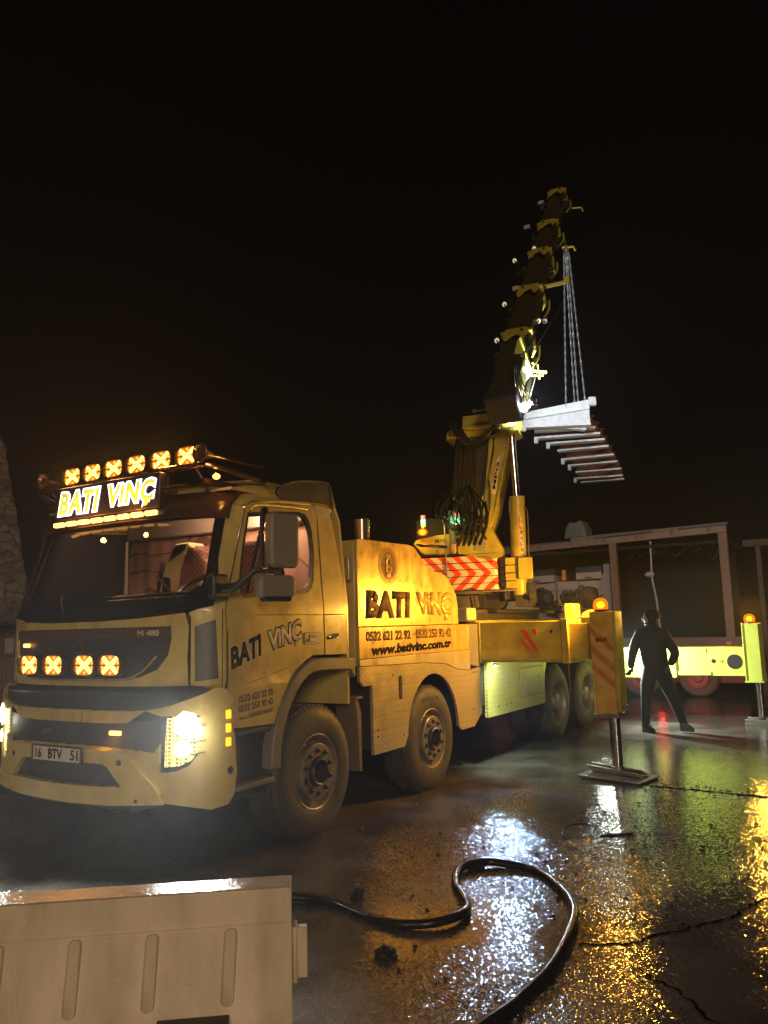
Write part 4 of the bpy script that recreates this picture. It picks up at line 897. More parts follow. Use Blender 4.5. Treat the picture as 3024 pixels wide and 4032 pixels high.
M_JK=mat('worn_yellow_jack',(.60,.42,.09),.42,nz=(7,.7,(.30,.17,.05)),rv=.1,bump=(60,.2))
b=MB(); b.prism([(2.585,1.755),(2.585,.665),(2.825,.665),(2.825,1.755)],-3.46,-3.20,FRONT); jb=b.out('jack_housing',M_JK,O1,.006)
b=MB(); b.box(2.827,2.866,3.20,3.46,.70,1.755); b.box(2.585,2.827,3.462,3.49,.7,1.755); b.out('jack_flange',M_Y2,O1,.004)
S=[]
for k in range(4):
    z=1.60-.20*k; 
for (z0,w_) in((1.60,.075),(1.40,.075),(1.215,.075)):
    S.append([(2.588,z0),(2.588,z0-w_),(2.822,z0-w_-.21),(2.822,z0-.21)])
stripes(S,0,3.20,'warning_stripes',O1,mat('faded_brown_red',(.40,.14,.04),.45,nz=(9,.6,(.5,.28,.08))))
S=[[(a[0],a[1]-.085) for a in c] for c in S]
stripes(S,0,3.20,'pale_stripes',O1,mat('faded_pale_stripe',(.55,.38,.13),.45,nz=(9,.6,(.45,.28,.08))),.002)
b=MB(); b.prism([(2.64,1.475),(2.76,1.475),(2.76,1.435),(2.64,1.43)],0,.004,FRONT@Matrix.Translation((0,0,-3.198))); b.out('dark_scuff',M_TXO,jb)
b=MB(); b.box(2.57,2.84,3.19,3.47,.635,.68); b.box(2.84,2.90,3.28,3.38,.73,.77); b.out('jack_collar',M_STL,O1,.01)
b=MB(); b.cyl((2.755,3.32,.08),(2.755,3.32,.70),.058,n=28); b.out('jack_rod',M_ROD,O1)
b=MB(); b.cyl((2.755,3.32,.06),(2.755,3.32,.13),.07,n=28)
b.hexa([(2.42,3.10,.0),(3.06,2.98,.0),(3.14,3.42,.0),(2.50,3.62,.0)],[(2.38,3.08,.055),(3.06,2.96,.03),(3.15,3.44,.03),(2.46,3.66,.055)])
b.hexa([(2.48,3.30,.055),(3.04,3.18,.04),(3.05,3.22,.04),(2.49,3.34,.055)],[(2.42,3.30,.125),(2.96,3.18,.085),(2.97,3.22,.085),(2.43,3.34,.125)])
b.hexa([(2.48,3.46,.055),(3.06,3.36,.04),(3.07,3.40,.04),(2.49,3.50,.055)],[(2.42,3.46,.125),(2.98,3.36,.085),(2.99,3.40,.085),(2.43,3.50,.125)])
b.out('foot_pad',M_STL,O1,.008)
def beacon(x,y,z,parent,power,rad=.042,aim=None):
    b=MB(); b.lathe([(0,0),(.075,0),(.075,.02),(0,.02)],Matrix.Translation((x,y,z)),20); bc=b.out('beacon',M_BLK,parent)
    b=MB(); b.lathe([(rad*1.25,.02),(rad*1.4,.06),(rad*1.25,.11),(rad*.7,.14),(0,.15)],Matrix.Translation((x,y,z)),24); b.out('beacon_lens',M_BDOME,bc)
    b=MB(); b.ball((x,y,z+.07),.036,1.2,1.2,1); b.out('beacon_bulb',M_BCN,bc)
    lamp('beacon_light','POINT',(x,y,z+.20),power,(1,.46,.055),.045,parent=parent)
    if aim: lamp('beacon_beam','SPOT',(x,y,z+.20),330,(1,.46,.055),.045,aim,150,.7,parent)
beacon(2.70,3.26,1.757,O1,45,.058,(-1,-.30,-.10))
O2=outrigger(8.3,0,0,3.6,0)
M_WY=mat('washed_yellow_paint',(.66,.72,.12),.34,nz=(4,.4,(.45,.45,.1)),rv=.08)
b=MB(); b.box(-1.2,2.43,8.21,8.7,.70,1.19); b.out('outrigger_beam',M_WY,O2,.01)
b=MB(); b.box(2.43,3.48,8.25,8.66,.735,1.185); ib=b.out('inner_beam',M_WY,O2,.008)
b=MB(); b.box(2.43,2.90,8.235,8.25,1.09,1.165); b.out('beam_wear_pad',M_WY,O2,.003)
b=MB(); b.box(2.43,2.95,8.235,8.25,.745,.80); b.out('beam_wear_pad',M_WY,O2,.003)
b=MB(); b.lathe([(0,0),(.115,0),(.115,.004),(0,.004)],axis_mat((3.31,8.25,.955),(0,-1,0)),32); b.lathe([(0,0),(.035,0),(.035,.004),(0,.004)],axis_mat((3.0,8.25,.965),(0,-1,0)),16); b.out('beam_hole',M_BLK,ib)
b=MB(); b.lathe([(.03,0),(.03,.012),(.015,.012),(.015,0)],axis_mat((3.10,8.25,.965),(0,-1,0)),16); b.out('grease_fitting',M_WY,ib)
b=MB(); b.box(3.47,3.70,8.14,8.66,.665,1.545); b.out('jack_housing',M_WY,O2,.008)
b=MB(); b.box(3.462,3.478,8.128,8.14,.67,1.56); b.box(3.45,3.72,8.12,8.68,.645,.668); b.out('jack_flange',M_WY,O2,.003)
b=MB(); b.cyl((3.62,8.32,.04),(3.62,8.32,.7),.055,n=24); b.out('jack_rod',M_ROD,O2)
b=MB(); b.box(3.40,3.86,8.1,8.55,.0,.035); b.box(3.40,3.86,8.16,8.18,.035,.09); b.box(3.40,3.86,8.46,8.48,.035,.09); b.out('foot_pad',M_STL,O2,.006)
beacon(3.58,8.2,1.548,O2,85,.062)
# further jack on the near side, post plates
b=MB(); b.box(2.225,2.335,3.45,3.70,1.69,1.86); b.prism([(2.40,1.69),(2.43,1.75),(2.50,1.78),(2.57,1.78),(2.57,1.69)],-3.5,-3.46,FRONT); b.out('lock_plate',M_Y2,O1,.01)
# work lights of the chassis
b=MB(); b.lathe([(.028,0),(.028,.02),(0,.02)],axis_mat((1.42,3.28,1.19),(.1,-.35,-1)),16); wk=b.out('work_lamp',M_BLK,TR); b=MB(); b.lathe([(.020,.02),(.016,.026),(0,.028)],axis_mat((1.42,3.28,1.19),(.1,-.35,-1)),16); b.out('work_lamp_lens',mat('work_lamp_glow',(1,1,1),.3,em=(.85,1,.90),es=14),wk)
lamp('work_lamp_light','SPOT',(1.46,3.24,1.17),120,(.42,.64,1),.03,(.38,-.85,-.38),62,.5,TR)
lamp('work_lamp_light','SPOT',(1.48,3.30,1.16),60,(.80,1,.74),.03,(-.12,.75,-.55),140,.8,TR)
b=MB(); b.box(1.30,1.42,7.2,7.26,1.22,1.32); wk=b.out('work_lamp',M_BLK,TR); b=MB(); b.box(1.42,1.425,7.205,7.255,1.23,1.31); b.out('work_lamp_lens',M_WL,wk)
lamp('work_lamp_light','SPOT',(1.50,3.28,1.16),75,(.85,1,.80),.03,(.55,.25,-1),125,.6,TR)
lamp('rear_work_light','SPOT',(1.46,7.35,1.22),700,(.84,1,.86),.05,(1,.10,-.26),165,.9,TR)
# ================= crane superstructure, slewed a little
a_=.25; CF=Matrix(((math.cos(a_),-math.sin(a_),0,.9),(math.sin(a_),math.cos(a_),0,3.9),(0,0,1,0),(0,0,0,1))); CFR=CF@FRONT; CSD=CF@SIDE
# chevron counter panel of five boards
def chev_mat():
    m=mat('chevron_boards',(.7,.1,.03),.38,nz=None,rv=.08); t=m.node_tree; N=t.nodes; L=t.links; b=N['Principled BSDF']
    tc=N.new('ShaderNodeTexCoord'); mp=N.new('ShaderNodeMapping'); mp.inputs['Rotation'].default_value=(0,0,-a_); L.new(tc.outputs['Object'],mp.inputs[0]); s=N.new('ShaderNodeSeparateXYZ'); L.new(mp.outputs[0],s.inputs[0])
    def mth(op,a,b_=None):
        n=N.new('ShaderNodeMath'); n.operation=op
        for i,v in enumerate((a,b_)):
            if v is None: continue
            if isinstance(v,(int,float)): n.inputs[i].default_value=v
            else: L.new(v,n.inputs[i])
        return n.outputs[0]
    z=mth('ABSOLUTE',mth('SUBTRACT',s.outputs[2],.21)); v=mth('ADD',mth('SUBTRACT',s.outputs[0],mth('MULTIPLY',s.outputs[1],.6)),z)
    v=mth('GREATER_THAN',mth('FRACT',mth('MULTIPLY',v,5.2)),.5)
    mx=N.new('ShaderNodeMix'); mx.data_type='RGBA'; mx.inputs[6].default_value=(.70,.075,.02,1); mx.inputs[7].default_value=(.72,.60,.42,1); L.new(v,mx.inputs[0]); L.new(mx.outputs[2],b.inputs['Base Color'])
    return m
cc=MB(); cc.box(-.95,.30,.02,.60,2.06,2.54,CF); core=cc.out('counterweight_core',M_DK,TR,.02)
b=MB()
for i in range(5):
    z0=2.085+i*.089; b.prism([(-1.0,0),(.27,0),(.31,.04),(.32,.50),(.30,.50),(.29,.05),(.26,.02),(-1.0,.02)],z0,z0+.080,CF)
b.out('chevron_boards',chev_mat(),core,.004)
b=MB(); b.box(-1.0,.56,-.01,.62,2.055,2.072,CF); b.out('bottom_lip',mat('lip_steel',(.7,.62,.45),.25,.8),core,.003)
b=MB(); b.prism([(-1.0,2.54),(-.45,2.54),(-.45,2.57),(-1.0,2.57)],-.6,0,CFR); b.box(-1.0,.33,.0,.6,2.54,2.552,CF); b.out('top_plate',M_BLK,core)
b=MB()
for z in(2.12,2.20,2.28,2.36,2.44): b.box(.34,.40,.03,.10,z,z+.045,CF); b.box(.33,.43,.04,.12,z+.05,z+.062,CF)
b.out('hose_rack',M_BLK,TR)
b=MB()
for i in range(4): b.box(.41,.56,.02,.40,2.09+i*.10,2.18+i*.10,CF)
b.box(.56,.60,.1,.4,2.10,2.45,CF); b.out('valve_cover',M_Y2,TR,.006)
b=MB(); b.box(.58,.76,-.03,.02,2.20,2.47,CF); b.out('yellow_box',M_Y2,TR,.008)
b=MB()
for u in(.36,.50): b.box(u,u+.025,.05,.10,1.93,2.05,CF)
b.tube([CF@Vector((.02,-.1,2.0)),CF@Vector((.03,-.1,1.85)),CF@Vector((.05,-.12,1.72)),CF@Vector((.15,-.14,1.70))],.012,6,sub=3); b.out('hanging_rods',M_CHR,TR)
b=MB(); b.lathe([(0,0),(.20,0),(.20,.14),(0,.14)],CF@Matrix.Translation((-.05,.0,1.92))@axis_mat((0,0,0),(0,1,0)),28); b.lathe([(0,0),(.13,0),(.13,.3),(0,.3)],CF@Matrix.Translation((.25,.1,1.95))@axis_mat((0,0,0),(0,1,0)),24); b.box(-.9,.6,.1,1.0,1.95,2.06,CF); b.out('slew_motor',M_DK,TR,.005)
# base bracket (lower boom foot)
b=MB(); b.prism([(-.19,2.56),(-.19,2.70),(-.165,2.76),(.02,2.86),(.16,2.93),(.25,2.89),(.33,2.72),(.39,2.60),(.39,2.50),(.20,2.45)],-.20,.0,CFR); bf=b.out('boom_foot',M_Y2,TR,.01)
b=MB(); b.prism([(-.19,2.755),(.02,2.87),(.16,2.94),(.16,2.955),(.02,2.885),(-.2,2.775)],-.22,.03,CFR); b.out('foot_flange',M_Y2,bf,.003)
b=MB(); b.prism([(.02,2.60),(.17,2.56),(.19,2.78),(.05,2.84),(0,2.78)],0,.006,CFR); b.out('perforated_label',mat('perforated_label',(.20,.18,.12),.5,nz=(60,.8,(.4,.38,.25))),bf)
b=MB(); b.prism([(-.03,2.63),(.02,2.62),(.03,2.74),(-.03,2.76)],0,.008,CFR); b.out('label_patch',mat('green_grey_patch',(.38,.48,.30),.4),bf)
# articulated lift arm: slender yellow side plates with thickness
arm=[(.135,2.98),(.185,3.24),(.235,3.45),(.285,3.66),(.335,3.86),(.355,4.08),(.545,4.09),(.535,3.88),(.475,3.67),(.425,3.47),(.375,3.27),(.335,3.08),(.275,2.93),(.24,2.86)]
b=MB(); b.prism(arm,-.45,.0,CFR); am=b.out('lift_arm',M_Y2,TR,.008)
b=MB(); b.prism([(.375,3.27),(.425,3.47),(.475,3.67),(.535,3.88),(.545,4.09),(.53,4.09),(.515,3.88),(.455,3.67),(.405,3.47),(.355,3.27),(.315,3.08)],-.46,.015,CFR); b.out('arm_flange',M_Y2,am,.003)
b=MB(); b.tube([CF@Vector(p) for p in((.10,-.02,2.95),(.17,-.02,2.97),(.24,-.02,3.05),(.27,-.02,3.3),(.26,-.02,3.5))],.008,6,sub=3); b.tube([CF@Vector(p) for p in((.15,-.02,2.90),(.16,-.02,2.80),(.2,-.02,2.72))],.010,6,sub=3); b.out('hydraulic_pipe',M_BLK,TR)
b=MB(); M=CFR
b.prism([(.285,3.32),(.335,3.30),(.415,3.80),(.375,3.76)],0,.002,M); lb=b.out('arm_label',M_WHT,am)
text('MPG','arm_lettering',[(.335,3.36),(.405,3.72),(.372,3.72),(.300,3.38)],M@Matrix.Translation((0,0,.002)),.002,M_TXD,lb,.03)
# dark main boom box and column beside the lift arm
M_DKY=mat('shaded_boom_yellow',(.035,.030,.010),.4,nz=(3,.5,(.04,.035,.015)),rv=.1)  # boom yellow made dark: its unlit look is put into the colour
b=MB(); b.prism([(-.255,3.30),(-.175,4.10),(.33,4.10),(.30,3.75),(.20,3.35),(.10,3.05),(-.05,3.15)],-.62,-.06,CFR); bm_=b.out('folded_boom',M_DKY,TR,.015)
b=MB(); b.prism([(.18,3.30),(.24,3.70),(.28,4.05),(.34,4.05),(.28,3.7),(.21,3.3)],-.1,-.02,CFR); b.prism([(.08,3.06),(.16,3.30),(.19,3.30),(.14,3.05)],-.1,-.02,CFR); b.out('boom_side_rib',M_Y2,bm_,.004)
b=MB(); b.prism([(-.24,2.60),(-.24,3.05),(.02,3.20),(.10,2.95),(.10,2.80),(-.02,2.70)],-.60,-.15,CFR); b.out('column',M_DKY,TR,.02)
# hoses curling round the column
rnd=random.Random(11); b=MB()
for k in range(22):
    u0=-.40+.028*k+rnd.uniform(-.03,.03); w0=-.05-.09*rnd.random(); zr_=rnd.uniform(-.18,-.02)
    b.tube([CF@Vector((u0*.5-.05,w0+.12,3.34+.12*rnd.random())),CF@Vector((u0*.9,w0-.03,3.30+zr_)),CF@Vector((u0-.02+rnd.uniform(-.03,.03),w0-.08,3.10+zr_*.8)),CF@Vector((u0*.8+.06,w0-.04,2.94+zr_*.5)),CF@Vector((u0*.3+.06,w0+.07,2.80+.05*rnd.random()))],rnd.choice((.008,.011,.013)),6,sub=4)
for k in range(5):
    u=-.19+.07*k; b.tube([CF@Vector((u+.12,-.10,3.2)),CF@Vector((u+.15,-.16,2.98)),CF@Vector((u+.10,-.14,2.80)),CF@Vector((u+.02,-.05,2.66))],.022,7,sub=4)
b.out('hose_bundle',mat('shiny_hose',(.014,.016,.010),.25),TR)
b=MB()
for k in range(6): 
    u=-.12+.05*k; b.tube([CF@Vector((u*.9-.02,-.04,4.02)),CF@Vector((u-.03+rnd.uniform(-.02,.02),-.045,3.7)),CF@Vector((u-.06,-.04,3.4))],.009,6,sub=3)
for k in range(5):
    b.tube([CF@Vector((-.22+.02*k,-.08,4.28)),CF@Vector((-.14+.03*k,-.13,4.12)),CF@Vector((.0+.02*k,-.10,3.98)),CF@Vector((.2+.02*k,-.13,4.03)),CF@Vector((.42,-.12,4.22+.015*k)),CF@Vector((.50+.02*k,-.10,4.50)),CF@Vector((.56,.0,4.62)),CF@Vector((.62,.10,4.45))],.014,6,sub=4)
b.out('boom_hoses',M_HOSE,TR)
# head box
b=MB(); b.prism([(-.07,4.30),(-.06,4.385),(.45,4.40),(.46,4.245),(.44,4.21),(-.07,4.215)],-.70,-.04,CFR); b.prism([(-.07,4.212),(.45,4.212),(.44,4.16),(.10,4.02),(.06,4.02),(-.06,4.13)],-.55,-.075,CFR); hb=b.out('boom_head',M_Y2,TR,.008)
b=MB(); b.prism([(-.07,4.214),(.05,4.195),(.28,4.20),(.46,4.24),(.46,4.252),(-.07,4.232)],-.05,-.02,CFR); b.out('head_lip',M_Y2,hb,.003)
b=MB(); b.prism([(-.30,4.085),(-.27,4.12),(-.10,4.10),(-.07,4.12),(-.07,4.22),(-.22,4.24),(-.28,4.19)],-.5,-.05,CFR); b.prism([(.28,4.06),(.44,4.13),(.64,4.155),(.67,4.13),(.64,4.11),(.56,4.09)],-.5,-.0,CFR); b.prism([(.45,4.17),(.62,4.20),(.68,4.28),(.66,4.34),(.46,4.36)],-.5,-.05,CFR); b.out('head_bracket',M_Y2,hb,.008)
b=MB(); b.tube([CF@Vector(p) for p in((.10,.03,4.435),(.30,.03,4.445))],.009,6)
for u in(.10,.30): M=CF@Matrix.Translation((u,.03,4.44)); b.tube([M@Vector((.022*math.cos(k),0,.022*math.sin(k))) for k in [i*PI/6 for i in range(12)]],.007,6,closed=True)
b.out('lifting_eyes',M_STL,TR)
# hydraulic cylinder
b=MB(); b.cyl(CF@Vector((.575,.12,1.97)),CF@Vector((.59,.12,3.27)),.099,n=36); cy_=b.out('lift_cylinder',M_Y2,TR,.006)
b=MB(); b.cyl(CF@Vector((.585,.12,3.26)),CF@Vector((.56,.12,4.15)),.040,n=24); b.cyl(CF@Vector((.62,.17,3.2)),CF@Vector((.60,.17,4.05)),.013,n=10); b.out('cylinder_rod',M_ROD,cy_)
b=MB(); b.tube([CF@Vector(p) for p in((.69,.06,3.10),(.715,.06,3.08),(.725,.06,2.9),(.70,.06,2.0))],.009,6,sub=2); b.box(.50,.52,.0,.1,3.05,3.20,CF); b.out('cylinder_pipe',M_STL,cy_)
# label along the cylinder (a curved plate with upright lettering)
def cylwrap(p,rad=.1005):
    # p=(angle-metres, z, lift)
    a=p[0]/.1; r=rad+p[2]; return CF@Vector((.582+r*math.sin(a),.12-r*math.cos(a),p[1]))
def cylplate(x0,x1,z0,z1,m_,name,lift=0):
    b=MB(); n=5; A=[b.b.verts.new(cylwrap((x0+(x1-x0)*i/n,z,lift))) for z in(z0,z1) for i in range(n+1)]
    for i in range(n): b._f([A[i],A[i+1],A[n+2+i],A[n+1+i]])
    return b.out(name,m_,cy_,0,60)
cylplate(.035,.085,2.20,2.83,M_WHT,'cylinder_label'); cylplate(.032,.088,2.83,3.09,M_RED,'cylinder_label')
def ctext(s,z0,z1,m_):
    cu=bpy.data.curves.new('t','FONT'); cu.body=s; cu.offset=.02; cu.shear=.25; ob=bpy.data.objects.new('t',cu); COL.objects.link(ob); dg=bpy.context.evaluated_depsgraph_get(); me=bpy.data.meshes.new_from_object(ob.evaluated_get(dg)); bm=bmesh.new(); bm.from_mesh(me); bpy.data.objects.remove(ob)
    xs=[v.co.x for v in bm.verts]; ys=[v.co.y for v in bm.verts]
    for v in bm.verts:
        u=(v.co.x-min(xs))/(max(xs)-min(xs)); q=(v.co.y-min(ys))/(max(ys)-min(ys)); v.co=cylwrap((.080-.040*q,z0+(z1-z0)*u,.001))
    link('cylinder_lettering',bm,m_,cy_,0,0)
ctext('MEGASTAR',2.21,2.82,M_TXD); ctext('8+5',2.86,3.06,M_WHT)
b=MB(); b.lathe([(0,0),(.04,0),(.04,.05),(0,.05)],CF@Matrix.Translation((.74,-.03,1.98))@axis_mat((0,0,0),(0,-1,0)),16); b.box(.52,.74,.02,.3,1.86,2.0,CF); b.box(.70,.78,.0,.1,1.9,2.15,CF); b.out('cylinder_foot',M_DK,cy_,.004)
# tank hood, cab silhouette, post
b=MB(); b.prism([(-.80,2.72),(-.77,2.765),(-.72,2.785),(-.62,2.80),(-.50,2.82),(-.28,2.835),(-.28,2.55),(-.62,2.55),(-.70,2.60)],-.55,-.05,CFR); tk=b.out('tank_hood',M_Y2,TR,.02,40,3)
text('MPG','hood_lettering',[(-.50,2.725),(-.34,2.715),(-.34,2.765),(-.50,2.775)],CFR@Matrix.Translation((0,0,-.05)),.002,M_TXO,tk,.02)
b=MB()
for k in range(4): b.tube([CF@Vector((-.72+.02*k,-.10,2.70-.01*k)),CF@Vector((-.5,-.14,2.675-.008*k)),CF@Vector((-.30,-.12,2.655-.01*k))],.009,6,sub=3)
b.out('pipe_bundle',M_CHR,TR)
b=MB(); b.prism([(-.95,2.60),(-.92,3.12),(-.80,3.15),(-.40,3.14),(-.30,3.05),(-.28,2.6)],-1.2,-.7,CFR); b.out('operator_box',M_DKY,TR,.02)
b=MB(); b.box(-.30,-.205,.0,.10,2.56,3.14,CF); b.out('round_post',mat('post_paint',(.42,.30,.12),.4,nz=(6,.5,(.2,.13,.05))),TR,.03,40,3)
b=MB(); b.cyl(CF@Vector((-.34,-.02,2.0)),CF@Vector((-.345,-.02,3.09)),.010,n=8); b.out('thin_pole',M_STL,TR)
def signal(u,w,z,amber):
    P=CF@Vector((u,w,z)); T=Matrix.Translation(P)
    b=MB(); b.cyl((P.x,P.y,P.z-.13),(P.x,P.y,P.z-.055),.030,n=16); s=b.out('signal_tower',M_BLK,TR,.003)
    for nm,m_,z0 in(('amber_segment',M_SAM,-.055),('green_segment',M_GRN,-.005),('red_segment',M_SRD,.052)):
        b=MB(); b.lathe([(0,0),(.030,0),(.031,.045),(0,.045)],T@Matrix.Translation((0,0,z0)),18); b.out(nm,m_,s)
    lamp('signal_light','POINT',P+Vector((0,-.08,.02)),1.3,(.1,1,.6),.03,parent=TR)
signal(-.63,-.02,2.99,1); signal(-.165,-.06,2.985,0)
P=CF@Vector((-.64,-.04,2.865)); b=MB(); b.ball(P,.062,1.1,1.1,.8); cb2=b.out('crane_beacon',M_BDOME,TR); b=MB(); b.ball(P,.032,1.2,1,1); b.out('beacon_bulb',M_BCN,cb2); lamp('crane_beacon_light','POINT',P+Vector((0,-.12,.05)),14,(1,.5,.07),.04,parent=TR)
P=CF@Vector((-.12,-.08,2.86)); b=MB(); b.ball(P,.022); b.out('small_amber_lamp',M_IND,TR)
# ================= telescopic jib reaching up and away
A0=Vector((1.55,3.62,4.36)); A1=Vector((.90,8.38,9.52)); ax=(A1-A0).normalized(); LN=(A1-A0).length
rx=ax.cross(Vector((0,0,1))).normalized(); ny=rx.cross(ax).normalized()   # ny points to the upper side
if rx.x<0: rx=-rx
JM=Matrix(((rx.x,ny.x,ax.x,A0.x),(rx.y,ny.y,ax.y,A0.y),(rx.z,ny.z,ax.z,A0.z),(0,0,0,1)))  # local: x across, y top side, z along
J=bpy.data.objects.new('telescopic_jib',None); COL.objects.link(J); J.matrix_world=Matrix.Translation(A0); WM[J.name]=J.matrix_world.copy(); par(J,TR)
ends=[0,1.55,2.95,4.35,5.60,LN+.15]
for i in range(5):
    w_=.185-.011*i; h_=.165-.010*i; z0=ends[i]-.3 if i else .0
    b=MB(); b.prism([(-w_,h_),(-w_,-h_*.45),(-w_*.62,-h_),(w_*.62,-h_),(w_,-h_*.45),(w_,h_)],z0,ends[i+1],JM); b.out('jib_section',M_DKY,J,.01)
    # collar at the outer end of each section, its lower plate scalloped
    e=ends[i+1]; W=w_+.035; H=h_+.05
    b=MB(); b.prism([(-W,H),(-W,-H*.5),(-W*.66,-H),(W*.66,-H),(W,-H*.5),(W,H)],e-.07,e,JM,[[(-w_*.9,h_*.9),(-w_*.9,-h_*.4),(-w_*.58,-h_*.9),(w_*.58,-h_*.9),(w_*.9,-h_*.4),(w_*.9,h_*.9)]]); b.out('jib_collar',M_Y2,J,.006)
    b=MB(); Mp=JM@Matrix(((-1,0,0,0),(0,0,1,H),(0,1,0,e),(0,0,0,1))); rj=random.Random(40+i); q=rj.uniform(-.3,.3)
    sc=[(-W*.7,.0),(W*.7,.0),(W*.74,-.22-.06*i%3),(W*.60,-.30-.05*(i%2))]+[(W*.34*math.cos(t)+W*q*.6,-.27+(.10+.02*(i%3))*math.sin(t)) for t in [PI*k/8 for k in range(9)]]+[(-W*.60,-.34+.05*(i%2)),(-W*.72,-.20)]
    b.prism(sc,0,.025,Mp); b.out('collar_plate',M_Y2,J,.004)
    b=MB(); b.lathe([(0,0),(.026,0),(.026,.01),(0,.01)],Mp@Matrix.Translation((W*.4*(1 if i%2 else -1),-.08,.025)),14); b.out('plate_hole',M_BLK,J)
    # small fittings, hose reels and brackets crowding the collar
    for k in range(5+i):
        b=MB()
        sx_=rj.choice((-1,1)); u=sx_*(W+rj.uniform(.0,.05)); v_=rj.uniform(-.15,.18); zz=e-rj.uniform(.0,.9); d=rj.uniform(.015,.045)
        b.box(u-d,u+d,v_-d,v_+d,zz-d*rj.uniform(.6,2.5),zz+d,JM); b.out('boom_fitting',M_DK if rj.random()<.6 else M_STL,J,.003)
    b=MB(); b.tube([JM@Vector((W*.9,H*.8,e-.02)),JM@Vector((W*1.25,H*.9,e-.15)),JM@Vector((W*1.15,H,e-.5)),JM@Vector((W*.8,H*1.05,e-.8))],.013,6,sub=3)
    b.out('collar_hose',M_DK,J)
    b=MB(); b.cyl(JM@Vector((-W-.01,.05,e-.35)),JM@Vector((-W-.07,.05,e-.35)),.05,n=14); b.out('hose_roller',M_DK,J)
    # side links and rollers
    b=MB(); b.tube([JM@Vector((W,-.1,e-.55)),JM@Vector((W+.05,-.12,e-.25)),JM@Vector((W+.03,-.1,e+.02))],.016,6,sub=3); b.tube([JM@Vector((-W-.02,0,e-1.0)),JM@Vector((-W-.02,0,e))],.010,6); b.out('side_link',M_Y2,J)
b=MB(); 
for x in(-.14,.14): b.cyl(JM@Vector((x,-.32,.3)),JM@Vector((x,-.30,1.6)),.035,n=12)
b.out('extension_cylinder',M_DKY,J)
for P,zz in(((.76,6.32,7.55),3.2),((1.06,6.45,7.73),3.3),((1.01,5.15,6.33),1.9),((1.55,5.07,5.92),1.6),((1.16,4.43,5.52),.9)): b=MB(); b.tube([P,JM@Vector((0,0,zz))],.012,5); b.out('lamp_arm',M_DKY,J)
def reflamp(D,px,rad=.055,dr=(0,-1,-.3),m_=M_WLd):
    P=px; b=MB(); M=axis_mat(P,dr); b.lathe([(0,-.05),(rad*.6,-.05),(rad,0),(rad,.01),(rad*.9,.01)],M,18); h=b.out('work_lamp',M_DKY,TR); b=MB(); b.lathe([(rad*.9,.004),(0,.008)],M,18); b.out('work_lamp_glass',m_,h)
M_LC=mat('lamp_glass_lit',(.9,.9,.6),.15,em=(.75,.80,.45),es=.55)
for P in((.76,6.32,7.55),(1.06,6.45,7.73),(1.01,5.15,6.33),(1.55,5.07,5.92),(1.16,4.43,5.52)): reflamp(0,P,.042,(.75,-.6,-.5),M_LC)
b=MB(); b.box(-.21,.21,-.20,.20,-.16,.03,JM); b.out('added_dark_box',M_DK,J,.03)  # added black box, darkens the jib end where the flood lamp hits
# crossbars with ears
b=MB(); b.tube([(1.44,5.72,6.70),(1.60,5.78,6.72),(1.74,5.87,6.76)],.035,8); b.box(1.72,1.80,5.83,5.89,6.73,6.83); b.out('cross_bracket',M_Y2,J)
b=MB(); b.tube([(1.60,4.20,4.95),(1.90,4.28,4.88)],.022,8); b.tube([(1.60,4.18,4.86),(1.86,4.26,4.84)],.012,6); b.tube([(1.80,4.26,4.80),(1.79,4.26,5.0)],.012,6); b.out('cross_bracket',M_Y2,J)
b=MB(); b.tube([(1.15,7.66,8.22),(1.33,7.74,8.22),(1.36,7.74,8.14)],.022,6); b.out('cross_bracket',M_Y2,J)
b=MB(); b.tube([(1.10,8.6,9.42),(1.26,8.67,9.42),(1.28,8.67,9.34)],.018,6); b.out('cross_bracket',M_Y2,J)
for P in((1.12,5.45,6.63),(.72,7.2,8.5),(.66,8.2,9.45)):
    b=MB(); b.box(P[0]-.05,P[0]+.05,P[1]-.1,P[1]-.05,P[2]-.03,P[2]+.03)
    b.out('bracket_ear',mat('pale_metal',(.75,.75,.72),.35,.4) if 'pale_metal' not in bpy.data.materials else bpy.data.materials['pale_metal'],J)
# jib foot plate and worklights near the knuckle
b=MB(); b.prism([(1.44,4.95),(1.56,5.35),(1.62,5.40),(1.70,5.05),(1.74,4.93),(1.62,4.80)],-4.25,-4.15,FRONT); b.out('knuckle_plate',M_WY,J,.01)
b=MB()
for k in range(4): b.tube([(1.70+.02*k,3.62,4.86),(1.72+.03*k,3.60,4.6),(1.74+.05*k,3.62,4.40),(1.80+.02*k,3.68,4.22)],.009,6,sub=3)
b.box(1.66,1.76,3.62,3.72,4.34,4.44); b.box(1.90,1.96,3.66,3.74,4.30,4.42); b.out('knuckle_fittings',M_CHR,TR,.01)
b=MB(); M=axis_mat((1.79,3.68,4.29),(.25,-.6,-.2)); b.lathe([(0,-.05),(.05,-.05),(.06,0),(.055,.01)],M,18); h=b.out('flood_lamp',M_BLK,TR); b=MB(); b.lathe([(.055,.006),(0,.012)],M,18); b.out('flood_glass',M_WL,h)
lamp('flood_light','SPOT',(1.80,3.80,4.36),900,(.78,.90,1),.06,(-.16,1,.30),120,.5,TR)
lamp('flood_light','POINT',(1.83,3.60,4.30),7,(.80,.92,1),.05,parent=TR)
lamp('knuckle_light','SPOT',(1.66,4.02,4.86),75,(.92,1,.75),.04,(-.02,.55,.85),110,.6,TR)
b=MB(); b.ball((1.68,4.05,4.90),.035); b.out('knuckle_lamp_glass',mat('knuckle_glow',(1,1,.9),.3,em=(.95,1,.75),es=6),TR)
